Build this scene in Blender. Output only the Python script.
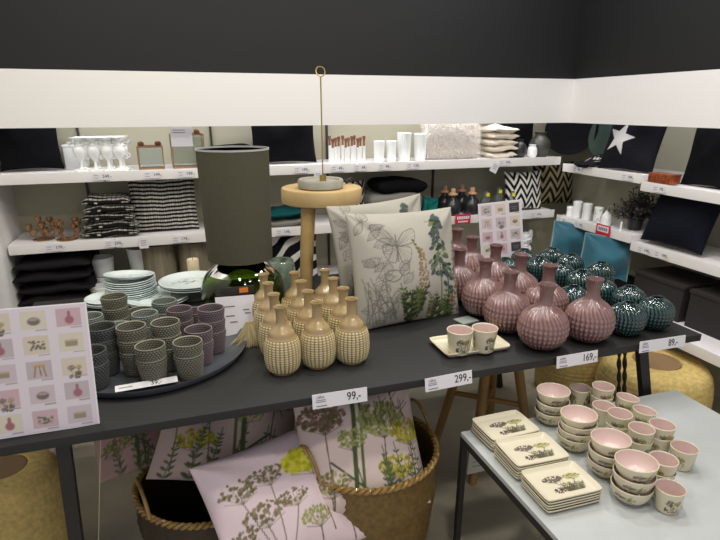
import bpy, bmesh, math, random
import numpy as np
from mathutils import Vector, Matrix
random.seed(7); rng = np.random.default_rng(7)
PI = math.pi
C = bpy.context.scene.collection
for o in list(bpy.data.objects): bpy.data.objects.remove(o)

# ------------------------------------------------------------------ camera, world, lights, exposure
sc = bpy.context.scene
cam = bpy.data.cameras.new('camera'); camo = bpy.data.objects.new('camera', cam); C.objects.link(camo)
camo.location = (0, 0, 1.5)
camo.rotation_euler = (math.radians(70), 0, math.radians(-18.4))
cam.sensor_width = 36; cam.lens = 36 * 546 / 720; cam.shift_y = 0.05; cam.clip_start = .02
sc.camera = camo
sc.view_settings.view_transform = 'Standard'; sc.view_settings.look = 'None'
sc.view_settings.gamma = 1; sc.view_settings.use_curve_mapping = False
sc.view_settings.exposure = 0.0
w = bpy.data.worlds.new('world'); sc.world = w; w.use_nodes = True
w.node_tree.nodes['Background'].inputs[0].default_value = (.92, .92, 1, 1)
w.node_tree.nodes['Background'].inputs[1].default_value = 0.66
def area(name, loc, sx, sy, power, col=(1, .95, .86), rot=(0, 0, 0)):
    l = bpy.data.lights.new(name, 'AREA'); l.shape = 'RECTANGLE'; l.size = sx; l.size_y = sy; l.energy = power; l.color = col
    o = bpy.data.objects.new(name, l); C.objects.link(o); o.location = loc; o.rotation_euler = rot; return o
for (x, y, p, c) in ((-.35, 2.2, 9, (1, .96, .84)), (-.1, 1.3, 9, (1, .96, .84)), (.5, 2.1, 9, (1, .96, .88)), (.8, 1.0, 11, (1, .96, .90)), (1.3, 1.8, 11, (.98, .97, .95)),
                     (1.7, 1.1, 11, (1, .96, .90)), (1.75, 2.5, 9, (.95, .97, 1)), (.3, .2, 13, (1, .95, .86)), (1.2, .1, 11, (1, .95, .88))):
    area('added_overhead_light', (x, y, 2.85), .14, .14, p, c)  # unseen overhead lights, added for fill and small sparkles on the glazes
# light strips behind the valance, along the front of both walls' shelving
area('shelf_strip_light', (.86, 3.06, 1.615), 3.0, .04, 9, (.97, .97, 1))
area('shelf_strip_light', (2.43, 2.2, 1.615), .04, 1.5, 2.5, (.95, .96, 1))

# ------------------------------------------------------------------ materials
def lin(c): return tuple(((x/255)/12.92 if x/255 <= .04045 else ((x/255+.055)/1.055)**2.4) for x in c)
_m = {}
def mat(name, col, rough=.6, metal=0, trans=0, noise=0, nscale=20, bump=0, bscale=60, attr=False, emit=0, sheen=0, coat=0, stretch=None, alpha=1):
    if name in _m: return _m[name]
    m = bpy.data.materials.new(name); m.use_nodes = True; nt = m.node_tree; b = nt.nodes['Principled BSDF']
    c = lin(col) + (1,)
    b.inputs['Base Color'].default_value = c; b.inputs['Roughness'].default_value = rough; b.inputs['Metallic'].default_value = metal
    b.inputs['Transmission Weight'].default_value = trans; b.inputs['Coat Weight'].default_value = coat
    b.inputs['Specular IOR Level'].default_value = .12 if rough >= .9 else .5
    b.inputs['Sheen Weight'].default_value = sheen; b.inputs['Alpha'].default_value = alpha
    tc = nt.nodes.new('ShaderNodeTexCoord'); src = tc.outputs['Object']
    if stretch:
        mp = nt.nodes.new('ShaderNodeMapping'); mp.inputs['Scale'].default_value = stretch
        nt.links.new(src, mp.inputs[0]); src = mp.outputs[0]
    base = None
    if attr:
        a = nt.nodes.new('ShaderNodeAttribute'); a.attribute_name = 'Col'; base = a.outputs['Color']
    if noise:
        n = nt.nodes.new('ShaderNodeTexNoise'); n.inputs['Scale'].default_value = nscale; n.inputs['Detail'].default_value = 5
        nt.links.new(src, n.inputs['Vector'])
        mr = nt.nodes.new('ShaderNodeMapRange'); mr.inputs['From Min'].default_value = .3; mr.inputs['From Max'].default_value = .7
        mr.inputs['To Min'].default_value = 1-noise; mr.inputs['To Max'].default_value = 1+noise; nt.links.new(n.outputs['Fac'], mr.inputs['Value'])
        mx = nt.nodes.new('ShaderNodeMix'); mx.data_type = 'RGBA'; mx.blend_type = 'MULTIPLY'; mx.inputs[0].default_value = 1
        if base: nt.links.new(base, mx.inputs[6])
        else: mx.inputs[6].default_value = c
        nt.links.new(mr.outputs[0], mx.inputs[7]); base = mx.outputs[2]
    if base: nt.links.new(base, b.inputs['Base Color'])
    if bump:
        n = nt.nodes.new('ShaderNodeTexNoise'); n.inputs['Scale'].default_value = bscale; n.inputs['Detail'].default_value = 3
        nt.links.new(src, n.inputs['Vector'])
        bp = nt.nodes.new('ShaderNodeBump'); bp.inputs['Strength'].default_value = bump; bp.inputs['Distance'].default_value = .004
        nt.links.new(n.outputs['Fac'], bp.inputs['Height']); nt.links.new(bp.outputs[0], b.inputs['Normal'])
    if emit:
        b.inputs['Emission Color'].default_value = c; b.inputs['Emission Strength'].default_value = emit
    _m[name] = m; return m
M_wall = mat('greige_paint', (176, 172, 150), .85, noise=.04, nscale=3)
M_white = mat('white_paint', (232, 229, 226), .5)
M_black_wall = mat('black_paint', (12, 12, 13), .7)
M_floor = mat('worn_concrete', (172, 165, 146), .55, noise=.16, nscale=4, bump=.1, bscale=30)
M_table = mat('charcoal_tabletop', (31, 31, 30), .55, noise=.14, nscale=2.2)
M_leg = mat('black_steel', (30, 28, 28), .5)
M_shelf = mat('white_shelf', (230, 226, 228), .45)
M_rail = mat('dark_slot_rail', (50, 48, 42), .5)
M_paper = mat('white_card', (225, 222, 226), .6)
M_ink = mat('black_ink', (38, 36, 38), .7)
M_grey_ink = mat('grey_ink', (120, 116, 120), .7)
M_red = mat('red_print', (205, 30, 62), .5)
M_beige_gl = mat('beige_glaze', (186, 160, 112), .25, coat=.5, attr=True)
M_pink_gl = mat('dusty_pink_glaze', (152, 110, 108), .12, coat=1, attr=True)
M_green_gl = mat('bottle_green_glaze', (30, 68, 66), .1, coat=1, attr=True)
M_attr = mat('printed_surface', (200, 200, 200), .6, attr=True)
M_cloth_attr = mat('printed_cloth', (200, 200, 200), .9, attr=True, bump=.35, bscale=220)
M_ceramic_attr = mat('printed_ceramic', (200, 200, 200), .22, attr=True, coat=.3)
M_ceram_white = mat('white_ceramic', (238, 240, 238), .3, coat=.3)
M_glass = mat('clear_glass', (235, 240, 238), .04, trans=1)
M_green_glass = mat('green_glass', (150, 176, 84), .03, trans=1)
M_copper = mat('copper', (160, 124, 92), .38, metal=.7)
M_brass = mat('brass', (176, 148, 88), .35, metal=.8)
M_blackcloth = mat('black_cloth', (14, 14, 17), .95, bump=.3, bscale=150)
M_navycloth = mat('navy_cloth', (20, 22, 32), .95, bump=.3, bscale=150)
M_greycloth = mat('grey_cloth', (120, 118, 112), .9, bump=.3, bscale=150)
M_teal = mat('teal_velvet', (18, 86, 104), .75, noise=.22, nscale=9, sheen=.5)
M_tealedge = mat('pale_teal_piping', (110, 140, 135), .8)
M_cream = mat('cream_cloth', (226, 216, 200), .9, bump=.2, bscale=150)
M_fur = mat('white_fur', (244, 238, 230), .9, sheen=.3)
M_shade = mat('olive_grey_linen', (84, 81, 66), .95, noise=.07, nscale=60, bump=.3, bscale=250, stretch=(1, 1, 6))
M_wood = mat('pale_wood', (178, 148, 94), .55, noise=.16, nscale=14, stretch=(1, 1, .15))
M_woodtop = mat('pale_wood_seat', (190, 162, 112), .55, noise=.13, nscale=12, stretch=(1, .15, 1))
M_cork = mat('cork_wood', (196, 152, 118), .7)
M_concrete = mat('pale_concrete', (156, 152, 140), .8, noise=.08, nscale=40)
M_black_gl = mat('black_glaze', (38, 38, 42), .28)
M_slate = mat('slate_platter', (74, 77, 82), .5, noise=.07, nscale=7)
M_driftwood = mat('grey_driftwood', (128, 120, 100), .8, noise=.3, nscale=45, stretch=(1, 1, .06))
M_candle = mat('ivory_wax', (222, 206, 168), .5)
M_yellow = mat('yellow_label', (224, 226, 60), .5)
M_rope = mat('ochre_rope', (206, 180, 112), .85, noise=.2, nscale=60)
M_wicker = mat('brown_wicker', (112, 88, 44), .55, noise=.3, nscale=60)
M_darkwicker = mat('dark_wicker', (54, 44, 32), .6, noise=.3, nscale=60)
M_grass = mat('dry_grass', (96, 74, 40), .85, noise=.35, nscale=90, stretch=(1, 1, .2))
M_wool = mat('beige_wool', (196, 180, 140), .9)
M_darkplant = mat('dark_foliage', (52, 50, 46), .85, noise=.3, nscale=30)
M_trestle = mat('brown_wood', (150, 114, 62), .55, noise=.15, nscale=12)
M_dishgreen = mat('grey_green_glaze', (60, 72, 66), .9)
M_orange = mat('orange_print', (226, 130, 46), .5)
M_twig = mat('brown_stick', (140, 112, 78), .7)

# ------------------------------------------------------------------ helpers
def sp(o, label=None, cat=None, group=None, kind=None):
    if label: o['label'] = label
    if cat: o['category'] = cat
    if group: o['group'] = group
    if kind: o['kind'] = kind
    return o
def link(name, me, m, parent=None, loc=None, rot=None):
    o = bpy.data.objects.new(name, me); C.objects.link(o)
    if m is not None and not me.materials: me.materials.append(m)
    if parent: o.parent = parent
    if loc is not None: o.location = loc
    if rot is not None: o.rotation_euler = rot
    return o
def thing(name, label, cat, loc=(0, 0, 0), rz=0, group=None, rot=None):
    o = bpy.data.objects.new(name, None); o.empty_display_size = .05; C.objects.link(o)
    o.location = loc; o.rotation_euler = rot if rot else (0, 0, rz)
    return sp(o, label, cat, group)
def pyd(name, V, F, smooth=True, col=None):
    me = bpy.data.meshes.new(name); me.from_pydata([tuple(map(float, v)) for v in V], [], F); me.update()
    if smooth: me.polygons.foreach_set('use_smooth', [True]*len(me.polygons))
    if col is not None:
        a = me.color_attributes.new('Col', 'FLOAT_COLOR', 'POINT')
        cc = np.ones((len(V), 4), np.float32); cc[:, :3] = col; a.data.foreach_set('color', cc.ravel())
    return me
def lathe(prof, n=48, mod=None, colf=None, name='lathe'):
    """revolve (r,z) profile; mod(th,i,r,z)->r ; colf(TH,i array,R,Z)->linear rgb"""
    P = np.array(prof, float); k = len(P); th = np.arange(n)*2*PI/n
    TH, I = np.meshgrid(th, np.arange(k)); R = P[I, 0]; Z = P[I, 1]
    if mod: R = mod(TH, I, R, Z)
    V = np.stack([R*np.cos(TH), R*np.sin(TH), Z], -1).reshape(-1, 3)
    F = [(i*n+j, i*n+(j+1) % n, (i+1)*n+(j+1) % n, (i+1)*n+j) for i in range(k-1) for j in range(n)]
    if P[0, 0] > 1e-6: F.append(tuple(range(n-1, -1, -1)))
    if P[-1, 0] > 1e-6: F.append(tuple((k-1)*n+j for j in range(n)))
    col = colf(TH, I, R, Z).reshape(-1, 3) if colf else None
    me = pyd(name, V, F, True, col)
    bm = bmesh.new(); bm.from_mesh(me); bmesh.ops.remove_doubles(bm, verts=bm.verts, dist=1e-6); bm.to_mesh(me); bm.free()
    return me
def dense(prof, step=.004):
    out = [prof[0]]
    for a, b in zip(prof, prof[1:]):
        d = math.dist(a, b); m = max(1, int(d/step+.5))
        for q in range(1, m+1): out.append((a[0]+(b[0]-a[0])*q/m, a[1]+(b[1]-a[1])*q/m))
    return out
def spline(pts, m=8):
    out = []
    for i in range(len(pts)-1):
        p0 = pts[max(i-1, 0)]; p1 = pts[i]; p2 = pts[i+1]; p3 = pts[min(i+2, len(pts)-1)]
        for q in range(m):
            t = q/m
            out.append(tuple(.5*((2*b)+(-a+c)*t+(2*a-5*b+4*c-d)*t*t+(-a+3*b-3*c+d)*t**3) for a, b, c, d in zip(p0, p1, p2, p3)))
    out.append(tuple(pts[-1])); return out
class B:
    def __init__(s): s.bm = bmesh.new()
    def box(s, c, size, rot=None, bev=0):
        r = bmesh.ops.create_cube(s.bm, size=1); vs = r['verts']
        for v in vs: v.co = Vector((v.co.x*size[0], v.co.y*size[1], v.co.z*size[2]))
        if bev:
            es = list({e for v in vs for e in v.link_edges})
            rr = bmesh.ops.bevel(s.bm, geom=es, offset=bev, segments=2, affect='EDGES', profile=.7)
            vs = list({v for f in rr['faces'] for v in f.verts} | {v for v in vs if v.is_valid})
        M = Matrix.Translation(c) @ (Matrix(rot) if rot is not None and not isinstance(rot, tuple) else
             (Matrix.Rotation(rot[2], 4, 'Z') @ Matrix.Rotation(rot[1], 4, 'Y') @ Matrix.Rotation(rot[0], 4, 'X') if rot else Matrix()))
        for v in vs: v.co = M @ v.co
        return s
    def tube(s, pts, r, n=8, cap=True, closed=False):
        pts = [Vector(p) for p in pts]; k = len(pts); rr = r if isinstance(r, (list, tuple)) else [r]*k
        rings = []; up = Vector((0, 0, 1))
        t0 = (pts[1]-pts[0]).normalized()
        a = t0.cross(up);  a = a.normalized() if a.length > 1e-3 else Vector((1, 0, 0))
        for i in range(k):
            if closed: t = (pts[(i+1) % k]-pts[i-1]).normalized()
            else: t = (pts[min(i+1, k-1)]-pts[max(i-1, 0)]).normalized()
            a = (a - t*a.dot(t)).normalized(); b = t.cross(a)
            rings.append([s.bm.verts.new(pts[i]+(a*math.cos(2*PI*j/n)+b*math.sin(2*PI*j/n))*rr[i]) for j in range(n)])
        for i in range(k if closed else k-1):
            A, Bq = rings[i], rings[(i+1) % k]
            for j in range(n):
                f = s.bm.faces.new((A[j], A[(j+1) % n], Bq[(j+1) % n], Bq[j])); f.smooth = True
        if cap and not closed:
            s.bm.faces.new(rings[0][::-1]); s.bm.faces.new(rings[-1])
        return s
    def lathe(s, prof, c=(0, 0, 0), n=24, M=None):
        M = M or Matrix(); k = len(prof); rings = []
        for r, z in prof:
            rings.append([s.bm.verts.new(Vector(c)+(M @ Vector((max(r, 1e-5)*math.cos(2*PI*j/n), max(r, 1e-5)*math.sin(2*PI*j/n), z)))) for j in range(n)])
        for i in range(k-1):
            for j in range(n):
                f = s.bm.faces.new((rings[i][j], rings[i][(j+1) % n], rings[i+1][(j+1) % n], rings[i+1][j])); f.smooth = True
        if prof[0][0] > 1e-4: s.bm.faces.new(rings[0][::-1])
        if prof[-1][0] > 1e-4: s.bm.faces.new(rings[-1])
        return s
    def ball(s, c, r, sub=2, sc3=(1, 1, 1)):
        q = bmesh.ops.create_icosphere(s.bm, subdivisions=sub, radius=r)
        for v in q['verts']: v.co = Vector((v.co.x*sc3[0], v.co.y*sc3[1], v.co.z*sc3[2]))+Vector(c)
        for f in {f for v in q['verts'] for f in v.link_faces}: f.smooth = True
        return s
    def face(s, pts):
        s.bm.faces.new([s.bm.verts.new(p) for p in pts]); return s
    def build(s, name, m, parent=None, loc=None, rot=None):
        me = bpy.data.meshes.new(name); bmesh.ops.recalc_face_normals(s.bm, faces=s.bm.faces); s.bm.to_mesh(me); s.bm.free()
        me.set_sharp_from_angle(angle=.75)
        return link(name, me, m, parent, loc, rot)
def relax(pts, rad, it=60, lock=()):
    P = [list(p) for p in pts]
    for _ in range(it):
        for i in range(len(P)):
            for j in range(i):
                d = math.dist(P[i], P[j]); m = rad[i]+rad[j]+.001-d
                if m > 0:
                    ux, uy = (P[i][0]-P[j][0])/d, (P[i][1]-P[j][1])/d; P[i][0] += ux*m/2; P[i][1] += uy*m/2; P[j][0] -= ux*m/2; P[j][1] -= uy*m/2
    return P
def copy_tree(o, parent=None):
    c = o.copy(); C.objects.link(c)
    if parent: c.parent = parent
    for ch in list(o.children): copy_tree(ch, c)
    return c
def text(s, size, m, parent, loc, rot=(PI/2, 0, 0), name='lettering', align='LEFT', sx=1):
    cu = bpy.data.curves.new(name, 'FONT'); cu.body = s; cu.size = size; cu.align_x = align; cu.extrude = .0003
    t = bpy.data.objects.new('t', cu); C.objects.link(t)
    dg = bpy.context.evaluated_depsgraph_get(); me = bpy.data.meshes.new_from_object(t.evaluated_get(dg)); bpy.data.objects.remove(t)
    for v in me.vertices: v.co.x *= sx
    me.materials.clear(); return link(name, me, m, parent, loc, rot)

class Cv:
    """small raster the prints are drawn on; sampled onto a mesh's colour attribute"""
    def __init__(s, w, h, bg): s.w, s.h = w, h; s.a = np.zeros((h, w, 3)); s.a[:] = bg
    def _box(s, x0, y0, x1, y1):
        X0, X1 = max(0, int(x0)), min(s.w, int(x1)+2); Y0, Y1 = max(0, int(y0)), min(s.h, int(y1)+2)
        if X0 >= X1 or Y0 >= Y1: return None
        yy, xx = np.mgrid[Y0:Y1, X0:X1]; return X0, X1, Y0, Y1, xx, yy
    def ell(s, u, v, a, b, col, ang=0, al=1):
        x, y, a, b = u*s.w, v*s.h, a*s.w, b*s.w; R = max(a, b)+1
        q = s._box(x-R, y-R, x+R, y+R)
        if q is None: return
        X0, X1, Y0, Y1, xx, yy = q; ca, sa = math.cos(ang), math.sin(ang)
        dx, dy = xx-x, yy-y; p = (dx*ca+dy*sa)/max(a, .4); r = (-dx*sa+dy*ca)/max(b, .4)
        m = np.clip((1.15-np.sqrt(p*p+r*r))*3, 0, 1)[..., None]*al
        s.a[Y0:Y1, X0:X1] = s.a[Y0:Y1, X0:X1]*(1-m)+np.array(col)*m
    def line(s, p, q, wd, col, al=1):
        x0, y0, x1, y1 = p[0]*s.w, p[1]*s.h, q[0]*s.w, q[1]*s.h; wd = wd*s.w
        b = s._box(min(x0, x1)-wd-1, min(y0, y1)-wd-1, max(x0, x1)+wd+1, max(y0, y1)+wd+1)
        if b is None: return
        X0, X1, Y0, Y1, xx, yy = b; dx, dy = x1-x0, y1-y0; L = dx*dx+dy*dy+1e-9
        t = np.clip(((xx-x0)*dx+(yy-y0)*dy)/L, 0, 1); d = np.hypot(xx-x0-t*dx, yy-y0-t*dy)
        m = np.clip(wd/2+.6-d, 0, 1)[..., None]*al
        s.a[Y0:Y1, X0:X1] = s.a[Y0:Y1, X0:X1]*(1-m)+np.array(col)*m
    def poly(s, pts, wd, col, al=1):
        for a, b in zip(pts, pts[1:]): s.line(a, b, wd, col, al)
    def rect(s, u0, v0, u1, v1, col): s.a[int(v0*s.h):int(v1*s.h), int(u0*s.w):int(u1*s.w)] = col
    def tri(s, pts, col):
        P = [(u*s.w, v*s.h) for u, v in pts]
        yy, xx = np.mgrid[0:s.h, 0:s.w]; ins = np.zeros((s.h, s.w), bool); j = len(P)-1
        for i in range(len(P)):
            xi, yi = P[i]; xj, yj = P[j]
            c = ((yi > yy) != (yj > yy)) & (xx < (xj-xi)*(yy-yi)/(yj-yi+1e-9)+xi); ins ^= c; j = i
        s.a[ins] = col
    def samp(s, U, V):
        x = np.clip(U*s.w-.5, 0, s.w-1.001); y = np.clip(V*s.h-.5, 0, s.h-1.001); i = x.astype(int); j = y.astype(int)
        fx, fy = (x-i)[..., None], (y-j)[..., None]; a = s.a
        i2, j2 = np.minimum(i+1, s.w-1), np.minimum(j+1, s.h-1)
        c = (a[j, i]*(1-fx)+a[j, i2]*fx)*(1-fy)+(a[j2, i]*(1-fx)+a[j2, i2]*fx)*fy
        c = c/255; return np.where(c <= .04045, c/12.92, ((c+.055)/1.055)**2.4)
def umbel(cv, u, v, ub, vb, R, cols, stem=(70, 78, 50), n=9, dots=90, flat=.55, st=.008):
    cv.line((ub, vb), (u, v+R*.75), st, stem)
    for i in range(n):
        a = PI*(.08+.84*i/(n-1)); e = (u-math.cos(a)*R*.85, v+R*.6-math.sin(a)*R*.75)
        cv.line((u, v+R*.75), e, st*.45, stem, .8)
    for _ in range(dots):
        a = random.uniform(0, 2*PI); r = R*math.sqrt(random.random())
        cv.ell(u+math.cos(a)*r, v+math.sin(a)*r*flat, R*random.uniform(.06, .13), R*random.uniform(.05, .1), random.choice(cols), random.uniform(0, PI), .9)
def sprig(cv, u, v, ub, vb, col, n=9, L=.05, wd=.012, stem=None):
    cv.line((ub, vb), (u, v), .006, stem or col)
    for i in range(n):
        t = i/n; x, y = ub+(u-ub)*t, vb+(v-vb)*t
        for sd in (-1, 1):
            l = L*(1-.6*t)
            cv.ell(x+sd*l*.6, y-l*.35, l*.6, wd*(1-.4*t), col, -sd*.6)
def spike(cv, u, v0, v1, wd, cols, n=60):
    for i in range(n):
        t = random.random(); s_ = wd*(.25+.75*t)
        cv.ell(u+random.uniform(-s_, s_), v0+(v1-v0)*t, .012, .008, random.choice(cols), random.uniform(0, PI), .85)

def pillow_mesh(w, h, t, n=30, cv=None, seed=0, pinch=.07, wr=.004, sq=False, sag=0):
    """soft cushion standing in XZ, front towards -Y, centre at origin"""
    g = np.linspace(-1, 1, n); U, Vv = np.meshgrid(g, g)
    r = np.random.default_rng(seed); X = w/2*U*(1-pinch*(1-Vv**2)); Zz = h/2*Vv*(1-pinch*(1-U**2))
    Zz = Zz - sag*(1-U**2)*np.clip(Vv, 0, 1)*h
    T = t/2*(np.clip(1-np.abs(U)**(8 if sq else 2.4), 0, 1)*np.clip(1-np.abs(Vv)**(8 if sq else 2.4), 0, 1))**.55
    W = np.zeros_like(U)
    for _ in range(7):
        a, b, c = r.uniform(-5, 5), r.uniform(-5, 5), r.uniform(0, 6); W += np.sin(a*U+b*Vv+c)
    W += 1.6*np.sin(7*np.arctan2(1-Vv, 1-U)+r.uniform(0, 6))*np.exp(-1.2*np.hypot(1-Vv, 1-U))+1.6*np.sin(7*np.arctan2(1-Vv, 1+U)+r.uniform(0, 6))*np.exp(-1.2*np.hypot(1-Vv, 1+U))+1.2*np.sin(8*U+1.5*np.sin(3*Vv)+r.uniform(0, 6))*(Vv < 0)*Vv
    W *= wr*1.5*np.clip(1-U**8, 0, 1)*np.clip(1-Vv**8, 0, 1)*.45
    Fy = -T+W; By = T+W
    m = n*n; V = np.concatenate([np.stack([X, Fy, Zz], -1).reshape(-1, 3), np.stack([X, By, Zz], -1).reshape(-1, 3)])
    F = []
    edge = lambda i, j: i in (0, n-1) or j in (0, n-1)
    def bi(i, j): return i*n+j if edge(i, j) else m+i*n+j
    for i in range(n-1):
        for j in range(n-1):
            F.append((i*n+j, i*n+j+1, (i+1)*n+j+1, (i+1)*n+j)); F.append((bi(i, j), bi(i+1, j), bi(i+1, j+1), bi(i, j+1)))
    col = None
    if cv is not None:
        c = cv.samp((U+1)/2, (1-Vv)/2).reshape(-1, 3); col = np.concatenate([c, c])
    me = pyd('pillow', V, F, True, col)
    bm = bmesh.new(); bm.from_mesh(me)
    bmesh.ops.delete(bm, geom=[v for v in bm.verts if not v.link_faces], context='VERTS'); bm.to_mesh(me); bm.free()
    return me
def cushion(name, label, cat, loc, w, h, t, m, lean=0, yaw=0, roll=0, group=None, **kw):
    """lean>0: top tips away from -Y"""
    me = pillow_mesh(w, h, t, **kw)
    o = link(name, me, m); o.rotation_mode = 'XYZ'
    R = Matrix.Rotation(yaw, 4, 'Z') @ Matrix.Rotation(-lean, 4, 'X') @ Matrix.Rotation(roll, 4, 'Y')
    o.rotation_euler = R.to_euler('XYZ'); o.location = loc
    return sp(o, label, cat, group)
R_ = math.radians

# ------------------------------------------------------------------ structure
def struct(name, c, size, m, label=None):
    o = B().box(c, size).build(name, m); return sp(o, label, None, None, 'structure')
struct('floor', (.9, 1.2, -.05), (5.6, 5.0, .1), M_floor)
struct('wall_back', (.995, 3.40, 1.5), (3.63, .1, 3.0), M_wall)
struct('wall_right', (2.76, 1.3, 1.5), (.1, 4.1, 3.0), M_wall)
struct('wall_left', (-.87, 2.3, 1.5), (.1, 2.1, 3.0), M_white)
struct('ceiling', (.9, 1.2, 3.05), (5.6, 5.0, .1), M_black_wall)
# cornice board that hides the strip lights, dark wall above it
struct('trim_1', (.77, 2.99, 1.535), (3.18, .02, .25), M_white)
struct('trim_2', (2.37, 1.89, 1.535), (.02, 2.18, .25), M_white)
struct('trim_3', (.77, 3.17, 2.33), (3.18, .36, 1.34), M_black_wall)
struct('trim_4', (2.535, 1.6, 2.33), (.35, 2.78, 1.34), M_black_wall)
for i, x in enumerate((-.46, .22, .90, 1.62)):
    struct('trim_%d' % (5+i), (x, 3.342, .8), (.012, .014, 1.6), M_rail)
# wall shelves (front edge: back wall Y = 3.0, right wall X = 2.36)
def shelf(label, c, size, rails):
    o = thing('wall_shelf', label, 'shelf', c, 0, None)
    B().box((0, 0, 0), size, None, .003).build('board', M_shelf, o)
    for (p, s_) in rails: B().box(p, s_, None, .001).build('label_rail', M_white, o)
    return o
for (z, zn) in ((1.205, 'top'), (.868, 'middle'), (.535, 'bottom')):
    for (x0, x1, xn) in ((-.81, -.33, 'behind the pots'), (-.327, .98, 'behind the lamp and stool'), (.983, 2.35, 'ending at the corner')):
        if z < .8 and xn == 'behind the lamp and stool':
            pass
        shelf('white %s shelf of the back wall, the length %s' % (zn, xn), ((x0+x1)/2, 3.175, z-.025), (x1-x0, .34, .04),
              [((0, -.171, 0), (x1-x0-.004, .004, .05))])
for (z, zn) in ((1.165, 'top'), (.838, 'middle'), (.50, 'bottom')):
    for (y0, y1, xn, dz) in ((2.345, 2.995, 'nearest the corner', 0), (1.3, 2.342, 'at the right edge of the picture', -.035)):
        dp = .34 if z > .6 else .50
        shelf('white %s shelf of the right wall, the length %s' % (zn, xn), (2.705-dp/2, (y0+y1)/2, z-.025+dz), (dp, y1-y0, .04),
              [((-dp/2-.001, 0, 0), (.004, y1-y0-.004, .05))])
# shelf edge price labels
def shelf_label(x, z, txt, wd=.075, side=False, y=None, nm='shelf edge price label', label=''):
    if not side: o = thing('price_label', label, 'price label', (x, 2.9985, z))
    else: o = thing('price_label', label, 'price label', (2.3585-.003, y, z), -PI/2)
    yy = -.003
    cd_ = B().box((0, yy, 0), (wd, .0012, .034)).build('card', M_paper, o)
    text(txt, .021, M_ink, cd_, (.004, yy-.001, -.006))
    b = B()
    for q in range(2): b.box((-wd/2+.014, yy-.001, .006-.012*q), (.02, .0006, .002))
    b.build('small_print', M_grey_ink, cd_)
    return o
SL = [(-0.341, 1.193), (-0.105, 1.199), (0.054, 1.194), (0.658, 1.187), (0.867, 1.188), (1.002, 1.189), (1.147, 1.190), (1.320, 1.191), (1.934, 1.190), (-0.605, 0.857), (-0.334, 0.858), (-0.007, 0.855), (0.543, 0.867), (2.201, 0.849)]
SLI = [('249,-', 'price label reading 249 below the white candleholders', 0), ('149,-', 'price label reading 149 below the small copper lantern', 0), ('199,-', 'price label reading 199 below the tall copper lantern', 0),
  ('199,-', 'price label below the big black cushion behind the lamp', 0), ('49,-', 'price label below the left end of the copper candlesticks', 0), ('69,-', 'price label below the right end of the copper candlesticks', 0),
  ('99,-', 'price label below the short white vases', 0), ('129,-', 'price label below the tall ribbed white vases', 0), ('199,-', 'price label below the pile of cream cushions', 0),
  ('179,-', 'price label below the copper tealight clusters', 1), ('299,-', 'price label below the folded checked blankets', 1), ('179,-', 'price label below the standing checked cushion', 1), ('149,-', 'price label below the teal and grey throws', 1), ('199,-', 'price label below the two zigzag cushions', 1)]
for (x, _z), (txt, lab, lv) in zip(SL, SLI):
    shelf_label(x, (1.18, .843)[lv], txt, label=lab)
SR = [(2.841, 1.132), (2.434, 1.141), (2.209, 1.136), (2.923, 0.826), (2.761, 0.831), (2.237, 0.800), (2.123, 0.794)]
SRI = [('99,-', 'price label below the folded white-dotted black throw', 1.14), ('199,-', 'price label below the black star cushion', 1.14), ('79,-', 'price label below the copper box', 1.105),
  ('59,-', 'price label left under the white mugs', .813), ('79,-', 'price label right under the white mugs', .813), ('149,-', 'price label left under the navy cushion', .778), ('199,-', 'price label right under the navy cushion', .778)]
for (y, _z), (txt, lab, z) in zip(SR, SRI):
    shelf_label(0, z, txt, side=True, y=y, label=lab)
def hang_card(px, label, rz=0, rot=None, w=.045, h=.055):
    o = thing('hanging_tag', label, 'tag', px, rz, None, rot)
    B().box((0, 0, -h/2), (w, .001, h)).build('card', M_paper, o)
    b = B()
    for q in range(3): b.box((0, -.0012, -.015-.011*q), (w*.6, .0006, .0025))
    b.build('small_print', M_grey_ink, o)
hang_card((0.751, 2.990, 1.171), 'small white tag hanging below the top shelf above the stool')
hang_card((-0.190, 2.990, 0.864), 'small white tag hanging below the shelf under the checked cushions')
hang_card((1.869, 2.980, 1.182), 'tilted white tag hanging below the cream cushion pile', rot=(0, .45, 0), w=.05, h=.06)

# ------------------------------------------------------------------ the display table
tb = thing('display_table', 'long charcoal-topped display table on black steel legs', 'table', (.55, 1.86, 0))
B().box((0, 0, .7375), (2.3, 1.12, .025), None, .002).build('tabletop', M_table, tb)
B().box((0, 0, .715), (2.1, .92, .02)).build('frame', M_leg, tb)
for (tx, ty, bx, by) in ((-.885, -.52, -.93, -.52), (.925, -.52, 1.12, -.55), (-.9, .5, -.95, .52), (.925, .5, 1.08, .52)):
    dv = Vector((bx-tx, by-ty, -.725)); M = dv.to_track_quat('Z', 'Y').to_matrix().to_4x4()
    B().box(((tx+bx)/2, (ty+by)/2, .3625), (.028, .032, dv.length), M).build('leg', M_leg, tb)
B().tube([(-.93, .52, .1), (.0, .52, .1), (1.08, .52, .1)], .008).build('stretcher', M_leg, tb)

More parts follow.
